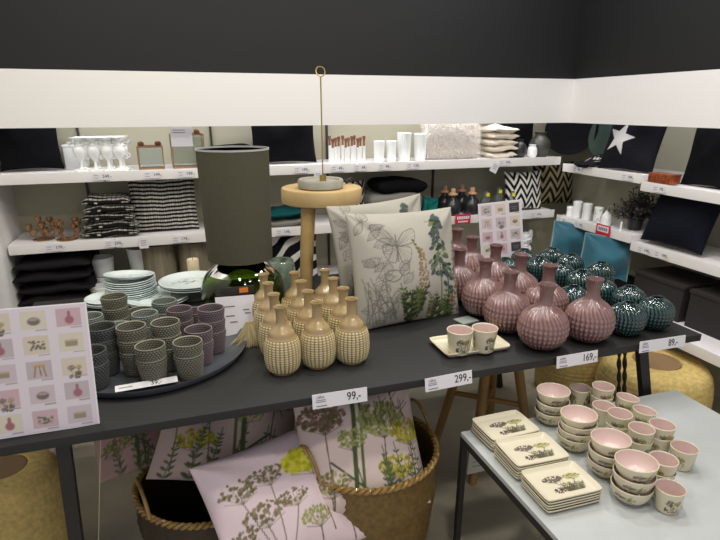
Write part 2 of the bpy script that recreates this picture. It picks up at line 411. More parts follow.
# price cards on the table edge
def edge_card(p0, p1, txt, label, drop=.042):
    x0, z0 = p0; x1, z1 = p1; wd = x1-x0
    o = thing('price_card', label, 'price card', (x0, 1.294, z0), rot=(R_(-8), math.atan2(z0-z1, wd), 0))
    cd_ = B().box((wd/2, 0, -drop/2), (wd, .0014, drop)).build('card', M_paper, o)
    text(txt, .034, M_ink, cd_, (wd*.62, -.0012, -.030), sx=.8)
    text('LERA', .010, M_grey_ink, cd_, (.012, -.0012, -.013))
    b = B()
    for q in range(2): b.box((.024, -.0012, -.018-.005*q), (.028, .0006, .0015))
    b.box((.026, -.0012, -.035), (.03, .0006, .0025)); b.build('small_print', M_grey_ink, cd_)
edge_card((0.292, 0.760), (0.451, 0.758), '99,-', 'white price card reading 99 on the table edge below the beige vases')
edge_card((0.630, 0.754), (0.784, 0.759), '299,-', 'white price card reading 299 on the table edge below the two cups')
edge_card((1.088, 0.757), (1.246, 0.758), '169,-', 'white price card reading 169 on the table edge below the pink vases', .04)
edge_card((1.417, 0.763), (1.616, 0.761), '89,-', 'white price card at the right end of the table edge below the green vases', .04)

# ------------------------------------------------------------------ beige bottle vases
def beige_mesh():
    p = spline([(.036, 0), (.037, .004), (.046, .014), (.0515, .034), (.053, .060), (.0505, .090), (.044, .112)], 6)
    q = spline([(.0425, .1135), (.040, .118), (.036, .130), (.025, .142), (.0165, .154), (.0148, .175), (.0155, .192), (.0185, .204), (.0195, .206), (.0165, .2045), (.0125, .19), (.012, .16)], 4)
    prof = dense(p, .0016)+dense(q, .004)
    def pat(TH, Z):
        return (np.abs(np.sin(PI*Z/.0074))*np.abs(np.sin(13*TH)))**.7, np.clip((Z-.007)/.004, 0, 1)*np.clip((.1125-Z)/.002, 0, 1)
    def mod(TH, I, R, Z):
        bead, f = pat(TH, Z); return R+f*(.0042*bead-.0012)
    c0, c1, c2 = (np.array(lin(c)) for c in ((138, 114, 72), (216, 202, 158), (160, 137, 96)))
    def colf(TH, I, R, Z):
        bead, f = pat(TH, Z); bead, f = bead[..., None], f[..., None]; return (c0*(1-bead)+c1*bead)*f+c2*(1-f)
    return lathe([(0, 0)]+prof, 208, mod, colf)
bme = beige_mesh(); bme.materials.append(M_beige_gl)
BV = [(0.256, 1.832), (0.254, 1.724), (0.252, 1.606), (0.250, 1.486),
      (0.362, 1.814), (0.361, 1.715), (0.360, 1.601), (0.361, 1.492),
      (0.472, 1.813), (0.473, 1.713), (0.474, 1.597), (0.468, 1.489)]
cn = ['left', 'middle', 'right']; rn = ['back', 'second', 'third', 'front']
BV = relax(BV, [.0535]*12)
for i, (x, y) in enumerate(BV):
    o = link('bottle_vase', bme, None); o.location = (x, y, .7502); o.rotation_euler = (0, 0, i*1.3)
    sp(o, 'beige bead-textured bottle vase, %s in the %s column of three' % (['rearmost', 'second from back', 'second from front', 'frontmost'][i % 4], cn[i//4]), 'vase', 'beige bottle vases on the table')

# ------------------------------------------------------------------ pink ribbed vases, green ribbed vases
def ribbed(prof, nr, col, tip, bodytop, nseg=216, necknr=24, amp=.0035, rowh=.024):
    P = dense(spline(prof, 6), .0028)
    L = np.cumsum([0]+[math.dist(a, b) for a, b in zip(P, P[1:])])
    c0, c1 = np.array(lin(col)), np.array(lin(tip))
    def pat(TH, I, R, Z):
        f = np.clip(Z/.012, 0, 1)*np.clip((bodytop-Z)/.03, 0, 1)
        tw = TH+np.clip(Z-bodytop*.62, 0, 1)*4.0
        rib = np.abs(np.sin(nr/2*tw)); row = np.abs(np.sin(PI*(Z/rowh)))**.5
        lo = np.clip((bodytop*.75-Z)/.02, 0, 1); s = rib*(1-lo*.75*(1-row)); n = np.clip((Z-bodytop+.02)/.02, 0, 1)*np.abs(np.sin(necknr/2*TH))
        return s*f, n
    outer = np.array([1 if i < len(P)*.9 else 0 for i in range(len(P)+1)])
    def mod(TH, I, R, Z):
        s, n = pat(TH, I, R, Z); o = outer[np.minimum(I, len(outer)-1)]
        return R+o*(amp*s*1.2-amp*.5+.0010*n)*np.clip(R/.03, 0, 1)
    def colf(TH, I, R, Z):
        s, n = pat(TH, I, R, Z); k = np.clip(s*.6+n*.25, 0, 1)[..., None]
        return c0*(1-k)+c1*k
    return lathe([(0, 0)]+P, nseg, mod, colf)
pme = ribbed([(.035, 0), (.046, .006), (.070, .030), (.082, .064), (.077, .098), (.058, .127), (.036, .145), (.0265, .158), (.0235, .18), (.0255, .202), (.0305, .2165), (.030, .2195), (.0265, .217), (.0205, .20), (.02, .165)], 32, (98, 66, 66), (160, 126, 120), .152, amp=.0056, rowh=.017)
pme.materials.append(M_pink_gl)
GV_ = [((1.579, 1.400), 'rightmost, at the front'), ((1.443, 1.389), 'in the front row, left of the rightmost'), ((1.578, 1.547), 'behind the two front ones, on the right'), ((1.557, 1.634), 'behind the rightmost pink vase, to its right'),
      ((1.376, 1.601), 'between the two frontmost pink vases'), ((1.557, 1.767), 'in the middle of the green cluster below the teal cushions'), ((1.545, 1.884), 'below the gap between the teal cushions, left of centre'),
      ((1.520, 1.998), 'in the back row below the left teal cushion'), ((1.687, 1.999), 'in the back row below the gap of the teal cushions'), ((1.720, 1.843), 'in the back row below the right teal cushion'),
      ((1.362, 2.033), 'leftmost, in front of the picture board'), ((1.538, 2.148), 'in the back row below the white lantern'), ((1.676, 2.122), 'rearmost, left under the left teal cushion')]
PV = [((1.219, 2.226), 'at the back left beside the cushion'), ((1.208, 2.055), 'at the back, second from the cushion'), ((1.223, 1.914), 'at the back in front of the picture board'), ((1.235, 1.741), 'at the back right, before the green vases'),
      ((1.051, 1.890), 'just right of the flower cushion, in the middle depth'), ((1.065, 1.709), 'second from the left in the second row'), ((1.250, 1.583), 'behind the frontmost pink vase'),
      ((1.066, 1.550), 'second from the left in the front row'), ((1.095, 1.396), 'frontmost of the pink vases, nearest the table edge'), ((1.282, 1.391), 'rightmost of the pink vases beside the dark green ones')]
GV = GV_
Q_ = relax([p for p, l in PV]+[p for p, l in GV], [.0815]*len(PV)+[.0595]*len(GV))
PV = [(q, l) for q, (p, l) in zip(Q_, PV)]; GV = [(q, l) for q, (p, l) in zip(Q_[len(PV):], GV)]
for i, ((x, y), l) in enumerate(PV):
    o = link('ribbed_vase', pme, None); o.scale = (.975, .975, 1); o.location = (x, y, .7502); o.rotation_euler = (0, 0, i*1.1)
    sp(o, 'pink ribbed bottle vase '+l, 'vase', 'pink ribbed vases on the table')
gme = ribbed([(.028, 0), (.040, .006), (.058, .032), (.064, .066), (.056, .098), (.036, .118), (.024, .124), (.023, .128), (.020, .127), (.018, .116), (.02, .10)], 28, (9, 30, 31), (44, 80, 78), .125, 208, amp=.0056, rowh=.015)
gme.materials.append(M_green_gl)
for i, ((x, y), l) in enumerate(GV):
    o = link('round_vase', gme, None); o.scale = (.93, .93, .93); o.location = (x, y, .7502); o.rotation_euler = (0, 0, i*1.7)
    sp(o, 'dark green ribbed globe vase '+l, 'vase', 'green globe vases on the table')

# ------------------------------------------------------------------ prints
def motif(cv, ox=0, oy=0, s=1):
    br = [(92, 80, 74), (112, 98, 90)]; ol = [(130, 124, 48), (150, 146, 70)]; dk = [(72, 60, 54), (84, 72, 64)]
    def u(x): return ox+x*s
    def v(y): return oy+y*s
    umbel(cv, u(.28), v(.34), u(.42), v(.80), .23*s, br, (84, 80, 60), 7, 110, .5, .012*s)
    umbel(cv, u(.72), v(.34), u(.55), v(.80), .19*s, ol, (90, 88, 56), 7, 90, .5, .012*s)
    umbel(cv, u(.50), v(.58), u(.50), v(.85), .10*s, ol, (90, 92, 56), 5, 25, .5, .01*s)
    for k in range(14):
        x = random.uniform(.35, .9); sprig(cv, u(x), v(random.uniform(.5, .7)), u(x*.6+.2), v(.88), random.choice([(84, 78, 62), (92, 90, 62), (110, 104, 84)]), 5, .07*s, .016*s)
    for _ in range(70):
        a = random.uniform(0, 2*PI); r = .13*math.sqrt(random.random()); cv.ell(u(.24)+r*s*math.cos(a), v(.78)+r*s*.8*math.sin(a), .018*s, .014*s, random.choice(dk), a)
def grey_art():
    cv = Cv(300, 300, (166, 162, 151)); sk = (96, 93, 88)
    def scribble(u, v, a, b, n=3, al=.8):
        for k in range(n):
            ph = random.uniform(0, 6); pts = [(u+math.cos(t*.42+ph)*a*(1+.12*math.sin(3*t)), v+math.sin(t*.42+ph)*b*(1+.15*math.cos(2*t))) for t in range(16)]
            cv.poly(pts, .0045, sk, al)
    # fine-line butterfly, dashed stem, sketched leaves and pods
    for sx in (-1, 1):
        for (pts) in (((.34, .27), (.42, .17), (.53, .13), (.50, .25), (.34, .30)), ((.34, .30), (.46, .30), (.44, .42), (.37, .44), (.34, .33))):
            P = [(.34+sx*(u-.34), v+(u-.34)*sx*.15) for u, v in spline([(u, v) for u, v in pts], 6)]; cv.poly(P, .0042, sk, .9)
            for q in range(9):
                e = P[int((q+1)*len(P)/11)]; cv.line((.34, .30), e, .0028, sk, .55)
    cv.line((.34, .20), (.335, .43), .010, sk, .8)
    def leaf(u, v, a, b, ang):
        P = [(u+math.cos(ang)*t*a-math.sin(ang)*math.sin(PI*t)*b*s_, v+math.sin(ang)*t*a+math.cos(ang)*math.sin(PI*t)*b*s_) for s_ in (1, -1) for t in (np.linspace(0, 1, 9) if s_ == 1 else np.linspace(1, 0, 9))]
        cv.poly(P, .004, sk, .8)
        for q in range(7):
            t = (q+.5)/7; c_ = (u+math.cos(ang)*t*a, v+math.sin(ang)*t*a); h_ = math.sin(PI*t)*b*.9
            for s_ in (1, -1): cv.line(c_, (c_[0]+math.cos(ang)*.03-math.sin(ang)*h_*s_, c_[1]+math.sin(ang)*.03+math.cos(ang)*h_*s_), .0028, sk, .6)
    for k in range(17):
        leaf(random.uniform(.02, .22), .08+.9*k/17, random.uniform(.10, .17), random.uniform(.025, .05), random.uniform(-1.2, .9))
    for k in range(8): leaf(random.uniform(.2, .4), random.uniform(.5, .95), .12, .04, random.uniform(-1.5, .3))
    for k in range(14): cv.ell(.28-k*.011, .36+k*.016, .006, .005, (80, 78, 74))
    for (u, v, a, b) in ((.28, .55, .07, .05), (.22, .82, .06, .05)): scribble(u, v, a, b, 3, .5)
    for k in range(12): cv.line((random.uniform(.05, .35), .95), (random.uniform(.02, .3), random.uniform(.55, .75)), .005, sk, .8)
    G = (86, 98, 54); GB = (70, 80, 82); DK = (52, 62, 48); RU = [(150, 118, 96), (134, 100, 82), (110, 104, 70)]
    # lupin, rust stalk, green bushes
    cv.line((.78, .99), (.76, .3), .014, (96, 112, 60)); cv.line((.86, .99), (.85, .5), .018, (80, 104, 52))
    for k in range(80):
        t = random.random(); y = .06+.56*t; a_ = random.uniform(-1, 1); x = .76+a_*(.03+.12*t)
        cv.ell(x, y, .032, .016, random.choice([DK, GB, GB, (78, 88, 84), (104, 112, 84)]), (.5 if a_ > 0 else 2.6)+random.uniform(-.4, .4))
    for k in range(14): cv.line((.76, .12+.035*k), (.76+random.uniform(-.1, .1), .10+.035*k), .005, (96, 112, 60))
    spike(cv, .56, .32, .78, .075, RU, 150)
    for k in range(5): cv.ell(.50+.012*k, .26+.035*k, .018, .012, (96, 104, 62), .8)
    spike(cv, .96, .3, .95, .05, RU+[DK], 110)
    for k in range(22):
        x = random.uniform(.33, .62); sprig(cv, x, random.uniform(.62, .8), .47, .99, random.choice([G, (110, 114, 72), DK]), 6, .06, .012)
    for k in range(16):
        x = random.uniform(.55, .99); sprig(cv, x, random.uniform(.7, .85), x*.6+.3, .99, random.choice([G, DK, (120, 112, 80)]), 6, .05, .011)
    for (x, y) in ((.85, .60), (.88, .72), (.82, .68), (.90, .64)): cv.ell(x, y, .032, .02, (66, 76, 84), random.uniform(0, 3))
    for k in range(26): cv.ell(random.uniform(.4, .95), random.uniform(.78, .98), .02, .012, random.choice([(140, 108, 96), (90, 94, 58), (160, 156, 120)]), random.uniform(0, 3))
    return cv
def pink_art(seed, flip=False, bg=(208, 188, 182)):
    random.seed(seed); cv = Cv(300, 300, bg)
    Yl = [(158, 150, 46), (176, 168, 62), (138, 132, 44)]; Gn = [(140, 144, 84), (156, 156, 104), (110, 118, 66)]; Pu = [(116, 92, 76), (132, 104, 92), (96, 92, 58)]
    f = (lambda u: 1-u) if flip else (lambda u: u)
    cv.line((f(.36), .98), (f(.44), .02), .035, (74, 92, 50)); cv.line((f(.42), .98), (f(.50), .02), .022, (92, 104, 58))
    cv.line((f(.62), .98), (f(.2), .6), .015, (70, 84, 60))
    umbel(cv, f(.18), .26, f(.2), .95, .18, Pu, (92, 84, 60), 9, 140)
    umbel(cv, f(.66), .32, f(.6), .95, .21, Gn, (86, 84, 66), 11, 170, .6)
    umbel(cv, f(.88), .44, f(.86), .95, .16, Yl, (80, 80, 52), 9, 130)
    umbel(cv, f(.38), .44, f(.45), .95, .13, Gn, (86, 84, 66), 7, 90)
    umbel(cv, f(.72), .70, f(.7), .98, .15, Yl, (80, 70, 80), 8, 110)
    umbel(cv, f(.18), .74, f(.2), .99, .15, Gn+Pu, (86, 84, 66), 8, 110)
    for k in range(9):
        x = random.uniform(.1, .9); sprig(cv, f(x), random.uniform(.5, .7), f(x+.05), .99, (84, 96, 66), 6, .05, .010)
    for k in range(10):
        x, y = random.uniform(.5, .9), random.uniform(.05, .3); cv.poly([(x, y+.15), (x-.03, y+.08), (x-.02, y), ], .006, (90, 76, 60)); cv.line((x-.03, y+.08), (x+.04, y+.02), .005, (90, 76, 60))
    return cv
def umbel_art():
    random.seed(5); cv = Cv(300, 300, (216, 196, 200)); Yl = [(190, 186, 50), (206, 202, 74), (166, 160, 44)]; Br = [(120, 108, 82), (138, 128, 100), (104, 96, 66)]
    umbel(cv, .74, .27, .72, .85, .20, Yl, (92, 90, 60), 9, 320, .5)
    for (x, y, r) in ((.20, .30, .14), (.42, .26, .13), (.30, .52, .15), (.52, .50, .11), (.12, .62, .12)): umbel(cv, x, y, .34, .98, r, Br, (110, 104, 84), 9, 60, .5, .006)
    umbel(cv, .62, .70, .6, .98, .12, [(140, 144, 84), (156, 156, 104)], (86, 84, 66), 7, 80)
    umbel(cv, .88, .70, .85, .98, .11, [(96, 78, 84), (116, 96, 96)], (86, 84, 66), 7, 80)
    return cv
def zig(bg, fg, n=7, rows=6, wd=.32, amp=.09):
    cv = Cv(200, 200, bg); v, u = np.mgrid[0:200, 0:200]/200
    tri_ = np.abs(((u*n) % 1)-.5)*2; ph = ((v+tri_*amp*1.6)*rows) % 1
    cv.a[ph < wd] = fg; return cv
def checks(rows=15, cols=60):
    cv = Cv(240, 240, (24, 22, 22)); v, u = np.mgrid[0:240, 0:240]/240
    wob = v+.006*np.sin(u*9)+.004*np.sin(u*23)
    m = ((wob*rows) % 1 < .48) & ((u*cols) % 1 < .82)
    cv.a[m] = (206, 202, 192); return cv
def zebra():
    cv = Cv(200, 200, (22, 22, 24)); v, u = np.mgrid[0:200, 0:200]/200
    a = np.hypot(u-1.1, (v-1.15)*1.0)+.02*np.sin(u*14); cv.a[((a*3.6) % 1) < .42] = (214, 212, 206); return cv

# ------------------------------------------------------------------ cushions on the table
cushion('flower_cushion', 'pale grey cushion printed with lupins and a line-drawn butterfly, front of two', 'cushion', (.770, 1.785, .946), .45, .42, .14, M_cloth_attr, lean=R_(15), yaw=R_(9), roll=R_(1.5), cv=grey_art(), n=170, pinch=.05, seed=3, wr=.006)
random.seed(12)
cushion('flower_cushion', 'pale grey printed cushion behind the butterfly cushion, by the stool', 'cushion', (.755, 1.985, .955), .44, .42, .10, M_cloth_attr, lean=R_(13), yaw=R_(12), roll=R_(-2), cv=grey_art(), n=120, pinch=.06, seed=5, wr=.006)

# ------------------------------------------------------------------ stool with candle disc
st = thing('wooden_stool', 'pale wooden stool with thick round seat standing on the table', 'stool', (.575, 2.235, .75))
B().lathe([(0, .375), (.155, .375), (.166, .380), (.168, .392), (.168, .430), (.164, .438), (.158, .44), (0, .44)], n=56).build('seat', M_woodtop, st)
for a in (225.5, 345.5, 105.5):
    a = R_(a); B().tube([(math.cos(a)*.155, math.sin(a)*.155, 0), (math.cos(a)*.11, math.sin(a)*.11, .378)], [.026, .029], 20).build('leg', M_wood, st)
ds = thing('candle_holder', 'round pale concrete candle holder with thin brass rod on the stool', 'candle holder', (.56, 2.19, 1.1901))
B().lathe([(0, 0), (.084, 0), (.092, .006), (.093, .032), (.088, .038), (.078, .036), (.074, .028), (0, .028)], n=48).build('dish', M_concrete, ds)
B().tube([(.01, .0, .026), (.01, 0, .42)], .0028, 8).tube([(.01+.018*math.cos(t), .018*math.sin(t)*.3, .438+.018*math.sin(t)) for t in np.linspace(0, 2*PI, 14)], .0022, 6).build('rod', M_brass, ds)
B().lathe([(0, .028), (.014, .028), (.014, .052), (.010, .052), (.010, .034), (0, .034)], (.01, 0, 0), n=16).build('candle_cup', M_brass, ds)
sg = B()
for k in range(12):
    a = random.uniform(0, 2*PI); L = random.uniform(.02, .05); sg.tube([(0, 0, .004), (math.cos(a)*L*.5, math.sin(a)*L*.5, .02), (math.cos(a)*L, math.sin(a)*L, .012+random.uniform(0, .02))], [.003, .004, .001], 5)
sp(sg.build('dried_sprig', M_darkplant, None, (.695, 2.27, 1.1905)), 'small dark dried sprig lying at the right of the stool seat', 'sprig')

# ------------------------------------------------------------------ table lamp
lp = thing('table_lamp', 'table lamp with olive-grey drum shade on a round green glass bottle', 'lamp', (.20, 2.0, .75))
shd = B().lathe([(.112, .228), (.1165, .228), (.1245, .615), (.122, .615), (.112, .228)], n=72).build('lamp_shade', M_shade, lp)
B().lathe([(.1215, .612), (.1255, .612), (.1255, .618), (.1215, .618), (.1215, .612)], n=72).build('shade_rim', mat('pale_grey_trim', (170, 170, 168), .6), shd)
gp = spline([(.0, .001), (.09, .001), (.125, .012), (.152, .06), (.154, .11), (.135, .165), (.09, .205), (.05, .222), (.032, .24), (.030, .275), (.036, .28)], 5)
B().lathe(gp+[(p[0]-.004 if p[0] > .006 else 0, p[1]+.004) for p in gp[::-1]], n=56).build('glass_base', M_green_glass, lp)
B().tube([(0, 0, .27), (0, 0, .56)], .006).build('stem', M_brass, lp)
sk = B()
for k in range(3):
    a = k*2*PI/3; sk.tube([(0, 0, .56), (math.cos(a)*.121, math.sin(a)*.121, .575)], .0022, 6)
sk.build('shade_spider', M_brass, shd)
B().tube([(0, 0, .3), (0, 0, .42)], .014, 12).build('socket', M_leg, lp)
lb = thing('lamp_label', 'dark product label with orange picture standing against the green glass lamp', 'label', (.165, 1.838, .765))
B().box((0, 0, .138), (.115, .004, .028), None, .001).build('dark_band', mat('dark_card', (46, 46, 40), .4), lb)
B().box((.02, -.0025, .139), (.03, .0012, .018)).build('orange_picture', M_orange, lb)
B().box((0, .006, .068), (.012, .004, .165)).build('clip', M_leg, lb)

pc = thing('price_stand', 'white paper price stand in front of the green glass lamp', 'price stand', (.15, 1.80, .7505), R_(-6), rot=(R_(-12), 0, R_(-4)))
B().box((0, 0, .07), (.132, .0015, .14)).build('card', M_paper, pc)
b = B()
for (x, z, wd) in ((-.02, .105, .035), (.035, .09, .022), (-.02, .072, .03), (.04, .078, .02), (-.01, .05, .025)): b.box((x, -.0012, z), (wd, .0006, .004))
b.build('small_print', M_grey_ink, pc)
wt = B()
for k in range(420):
    a = random.uniform(0, 2*PI); r = .028*math.sqrt(random.random()); L = random.uniform(.035, .075)
    x, y = math.cos(a)*r, math.sin(a)*r; o2 = (x*2.2+random.uniform(-.015, .015), y*1.4+random.uniform(-.01, .01))
    wt.tube([(x*.6, y*.6, L), (x*1.2, y*1.2, L*.6), (o2[0], o2[1], .0012)], [.0016, .0018, .0009], 4)
sp(wt.build('wool_tassel', M_wool, None, (.185, 1.725, .7505)), 'shaggy beige wool tassel in front of the white price stand', 'tassel')
jr = thing('glass_jar', 'clear glass hurricane jar behind the beige vases', 'jar', (.385, 2.2, .75))
gp = spline([(0, .002), (.048, .002), (.056, .012), (.058, .06), (.056, .12), (.050, .15)], 5)
B().lathe(gp+[(max(p[0]-.003, 0), p[1]+.003) for p in gp[::-1]], n=40).build('glass', mat('pale_green_glass', (205, 222, 205), .08, trans=.75), jr)

# ------------------------------------------------------------------ slate platter with woven pots
pl = sp(B().lathe([(0, .004), (.26, .004), (.288, .008), (.302, .024), (.306, .026), (.306, .022), (.292, .003), (.26, 0), (0, 0)], n=96).build('round_platter', M_slate, None, (-.135, 1.74, .7502)), 'large round slate-grey platter carrying the woven pots', 'platter')
tg = thing('price_tag', 'flat white price tag lying on the rim of the slate platter', 'price tag', (-.137, 1.487, .769), R_(7), rot=(R_(14), 0, R_(4)))
B().box((0, 0, 0), (.165, .026, .001)).build('card', M_paper, tg)
text('39,-', .02, M_ink, tg, (.01, -.007, .0008), (0, 0, 0)); B().box((-.055, 0, .0008), (.035, .003, .0004)).build('small_print', M_grey_ink, tg)
def pot_mesh(col, tip):
    p = dense([(.030, 0), (.033, .003), (.0375, .03), (.0415, .06), (.0445, .078), (.0455, .084), (.0440, .0855), (.0415, .083), (.0395, .06), (.0345, .03), (.030, .006), (0, .006)], .0018)
    c0, c1 = np.array(lin(col)), np.array(lin(tip)); k0 = next(i for i, q in enumerate(p) if q[1] > .085)
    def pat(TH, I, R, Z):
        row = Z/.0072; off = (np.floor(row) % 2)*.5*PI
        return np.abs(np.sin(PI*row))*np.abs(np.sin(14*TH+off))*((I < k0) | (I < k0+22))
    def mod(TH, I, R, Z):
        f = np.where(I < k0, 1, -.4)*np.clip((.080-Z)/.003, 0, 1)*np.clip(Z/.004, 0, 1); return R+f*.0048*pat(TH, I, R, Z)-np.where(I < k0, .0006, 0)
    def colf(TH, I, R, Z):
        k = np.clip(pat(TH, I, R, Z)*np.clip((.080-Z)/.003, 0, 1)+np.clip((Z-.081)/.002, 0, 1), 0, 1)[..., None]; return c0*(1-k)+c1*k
    me = lathe([(0, 0)]+p, 136, mod, colf); me.materials.append(M_pot); return me
M_pot = mat('matt_glaze', (120, 120, 110), .55, attr=True)
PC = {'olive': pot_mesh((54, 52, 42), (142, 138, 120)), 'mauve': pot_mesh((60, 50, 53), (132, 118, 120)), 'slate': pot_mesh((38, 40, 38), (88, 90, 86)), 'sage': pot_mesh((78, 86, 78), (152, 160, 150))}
def pz(n): return .7545+.0855+.0405*(n-1)
POTS = [((149, 344), 2, 'olive', 'front', (-0.120, 1.536)), ((187, 341), 2, 'olive', 'front right', (-0.017, 1.524)), ((131, 325), 3, 'olive', 'left of centre', (-0.166, 1.598)),
 ((164, 321), 3, 'olive', 'centre', (-0.076, 1.601)), ((200, 326), 2, 'mauve', 'nearer right', (0.024, 1.623)), ((207, 308), 3, 'mauve', 'rightmost', (0.055, 1.674)), ((181, 307), 2, 'mauve', 'rear right', (-0.030, 1.818)),
 ((144, 313), 2, 'sage', 'middle', (-0.145, 1.806)), ((164, 300), 2, 'sage', 'rear', (-0.082, 1.915)), ((112, 298), 3, 'olive', 'rear left', (-0.240, 1.872)), ((98, 326), 3, 'slate', 'left, second from the front', (-0.253, 1.619)),
 ((93, 347), 2, 'slate', 'front left beside the picture board', (-0.272, 1.551)), ((93, 312), 2, 'sage', 'far left', (-0.302, 1.839)), ((118, 318), 1, 'sage', 'low, in the left middle', (-0.230, 1.849)),
 ((140, 305), 1, 'olive', 'low, behind the middle sage stack', (-0.169, 1.949)), ((196, 303), 1, 'mauve', 'low, between the two rear mauve stacks', (0.014, 1.877))]
PQ = relax([p[4] for p in POTS], [.0425]*len(POTS))
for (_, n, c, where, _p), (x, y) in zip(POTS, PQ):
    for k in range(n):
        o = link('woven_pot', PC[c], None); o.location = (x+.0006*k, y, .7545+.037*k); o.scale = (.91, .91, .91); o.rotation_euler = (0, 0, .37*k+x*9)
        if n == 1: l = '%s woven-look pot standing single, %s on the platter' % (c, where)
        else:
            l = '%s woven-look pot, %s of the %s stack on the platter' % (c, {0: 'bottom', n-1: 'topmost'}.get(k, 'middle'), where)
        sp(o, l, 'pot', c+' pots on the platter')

# picture board at the left
def board(name, label, w, h, rows, cols, loc, rot, seed, dark=None):
    random.seed(seed); cv = Cv(int(300*w/h), 300, (206, 196, 202)); cw, rh = 1/cols, 1/rows
    bgs = [(186, 158, 164), (196, 184, 166), (188, 174, 178), (198, 190, 172), (176, 164, 168)]
    for r in range(rows):
        for c in range(cols):
            u, v = (c+.5)*cw, (r+.5)*rh; a = cw*.36; bb = rh*.36
            cv.rect(u-a, v-bb, u+a, v+bb, bgs[(r*cols+c*2+seed) % 5])
            kk = (r*2+c+seed) % 6; dk = (110, 96, 92)
            asp = 1.0
            if dark and (r, c) in dark: cv.rect(u-a, v-bb, u+a, v+bb, (52, 50, 48)); cv.rect(u-a*.6, v-bb*.2, u+a*.6, v-bb*.1, (130, 130, 126)); cv.rect(u-a*.4, v+bb*.2, u+a*.4, v+bb*.3, (120, 120, 116))
            elif kk == 0:   # stool
                cv.ell(u, v-bb*.5, a*.5, a*.14, (178, 150, 96)); cv.line((u-a*.3, v-bb*.4), (u-a*.45, v+bb*.7), .012, (140, 108, 62)); cv.line((u+a*.3, v-bb*.4), (u+a*.45, v+bb*.7), .012, (140, 108, 62)); cv.line((u, v-bb*.4), (u+.01, v+bb*.6), .012, (140, 108, 62))
            elif kk == 1: motif(cv, u-a*.7, v-bb*.7, a*1.4)
            elif kk == 2: cv.ell(u, v+bb*.1, a*.5, a*.35, dk); cv.ell(u, v-bb*.1, a*.4, a*.12, (160, 140, 136))
            elif kk == 3: cv.ell(u, v+bb*.25, a*.36, a*.36, (150, 96, 104)); cv.line((u, v-bb*.6), (u, v), .03, (150, 96, 104))
            elif kk == 4:
                for q in range(26): cv.ell(u+random.uniform(-a, a)*.6, v+random.uniform(-bb, bb)*.5, .014, .01, random.choice([(90, 96, 70), dk, (150, 140, 90)]))
            else: cv.rect(u-a*.5, v-bb*.2, u+a*.5, v+bb*.5, (140, 128, 110)); cv.ell(u, v-bb*.2, a*.5, a*.1, (170, 156, 130))
            cv.rect(u+a*.1, v+bb*1.1, u+a, v+bb*1.1+.008, (150, 142, 148))
    o = thing(name, label, 'picture board', loc, 0, None, rot)
    B().box((0, 0, h/2), (w, .005, h)).build('panel', M_paper, o)
    nx, nz = 110, int(110*h/w); g1, g2 = np.meshgrid(np.linspace(0, 1, nx), np.linspace(0, 1, nz))
    V = np.stack([(g1-.5)*(w-.006), np.full_like(g1, -.0032), (g2)*(h-.006)+.003], -1).reshape(-1, 3)
    F = [(i*nx+j, i*nx+j+1, (i+1)*nx+j+1, (i+1)*nx+j) for i in range(nz-1) for j in range(nx-1)]
    link('printed_sheet', pyd('sheet', V, F, False, cv.samp(g1, 1-g2).reshape(-1, 3)), M_attr, o)
    B().tube([(0, .004, h*.6), (0, .05, .003)], .003, 6).build('stand', M_leg, o)
    return o
board('picture_board', 'white board of small product pictures at the left table corner', .235, .31, 5, 3, (-.364, 1.338, .751), (R_(-14), R_(1.6), R_(2)), 1)
board('picture_board', 'white board of small product pictures behind the pink vases', .225, .325, 5, 3, (1.497, 2.25, .751), (R_(-10), R_(-4), R_(-6)), 4, dark={(0, 2), (3, 2)})

# plates behind the pots
def plate_mesh(r, cv=None, thick=.006):
    p = dense([(0, 0), (r*.6, 0), (r*.68, .003), (r*.98, .016), (r, .018), (r*.975, .0195), (r*.7, .008), (r*.6, .005), (0, .005)], .006)
    def colf(TH, I, R, Z):
        up = Z > -1
        c = cv.samp(.5+R*np.cos(TH)/(2*r), .5+R*np.sin(TH)/(2*r)); return c
    me = lathe(p, 90, None, colf); me.materials.append(M_ceramic_attr); return me
cvp = Cv(160, 160, (226, 236, 234))
random.seed(5)
for k in range(40): cvp.ell(random.gauss(.45, .13), random.gauss(.55, .05), .02, .01, random.choice([(120, 150, 148), (90, 120, 120), (160, 180, 178)]), random.uniform(0, 3))
PLM = {r: plate_mesh(r, cvp) for r in (.100, .085, .13)}
def pstack(x, y, z, r, n, where, tiltlast=0, g='white round plates'):
    for k in range(n):
        o = link('dinner_plate', PLM[r], None); o.location = (x+random.uniform(-.004, .004), y+random.uniform(-.004, .004), z+.0085*k); o.rotation_euler = (0, 0, random.uniform(-.5, .5))
        nm = ['bottom', 'second', 'third', 'fourth', 'fifth', 'sixth', 'seventh', 'eighth', 'ninth'][k] if k < n-1 else 'topmost'
        if tiltlast and k == n-1: o.rotation_euler = (-tiltlast, .1, .3); o.location.z += r*math.sin(tiltlast)*.75
        sp(o, 'white round plate, %s in the stack %s' % (nm, where), 'plate', g)
pstack(-0.222, 2.357, .751, .100, 10, 'at the back left below the tilted plate', .10)
pstack(-0.311, 2.279, .751, .085, 3, 'behind the rear left pots')
pstack(-0.118, 2.266, .751, .13, 2, 'behind the sage pots')
pstack(0.021, 2.306, .7865, .13, 3, 'on the grey box beside the lamp')
gb = thing('grey_box', 'low grey box under the plates left of the lamp', 'box', (0.021, 2.306)+(.75,), 0)
B().box((0, 0, .016), (.17, .17, .032), None, .003).build('box_body', mat('grey_card', (96, 98, 86), .7), gb)
B().box((0, 0, .0335), (.176, .176, .003), None, .001).build('box_lid', mat('grey_card_lid', (110, 112, 98), .7), gb)
cd = thing('pillar_candle', 'ivory pillar candle standing behind the plates', 'candle', (0.036, 2.482)+(.7502,))
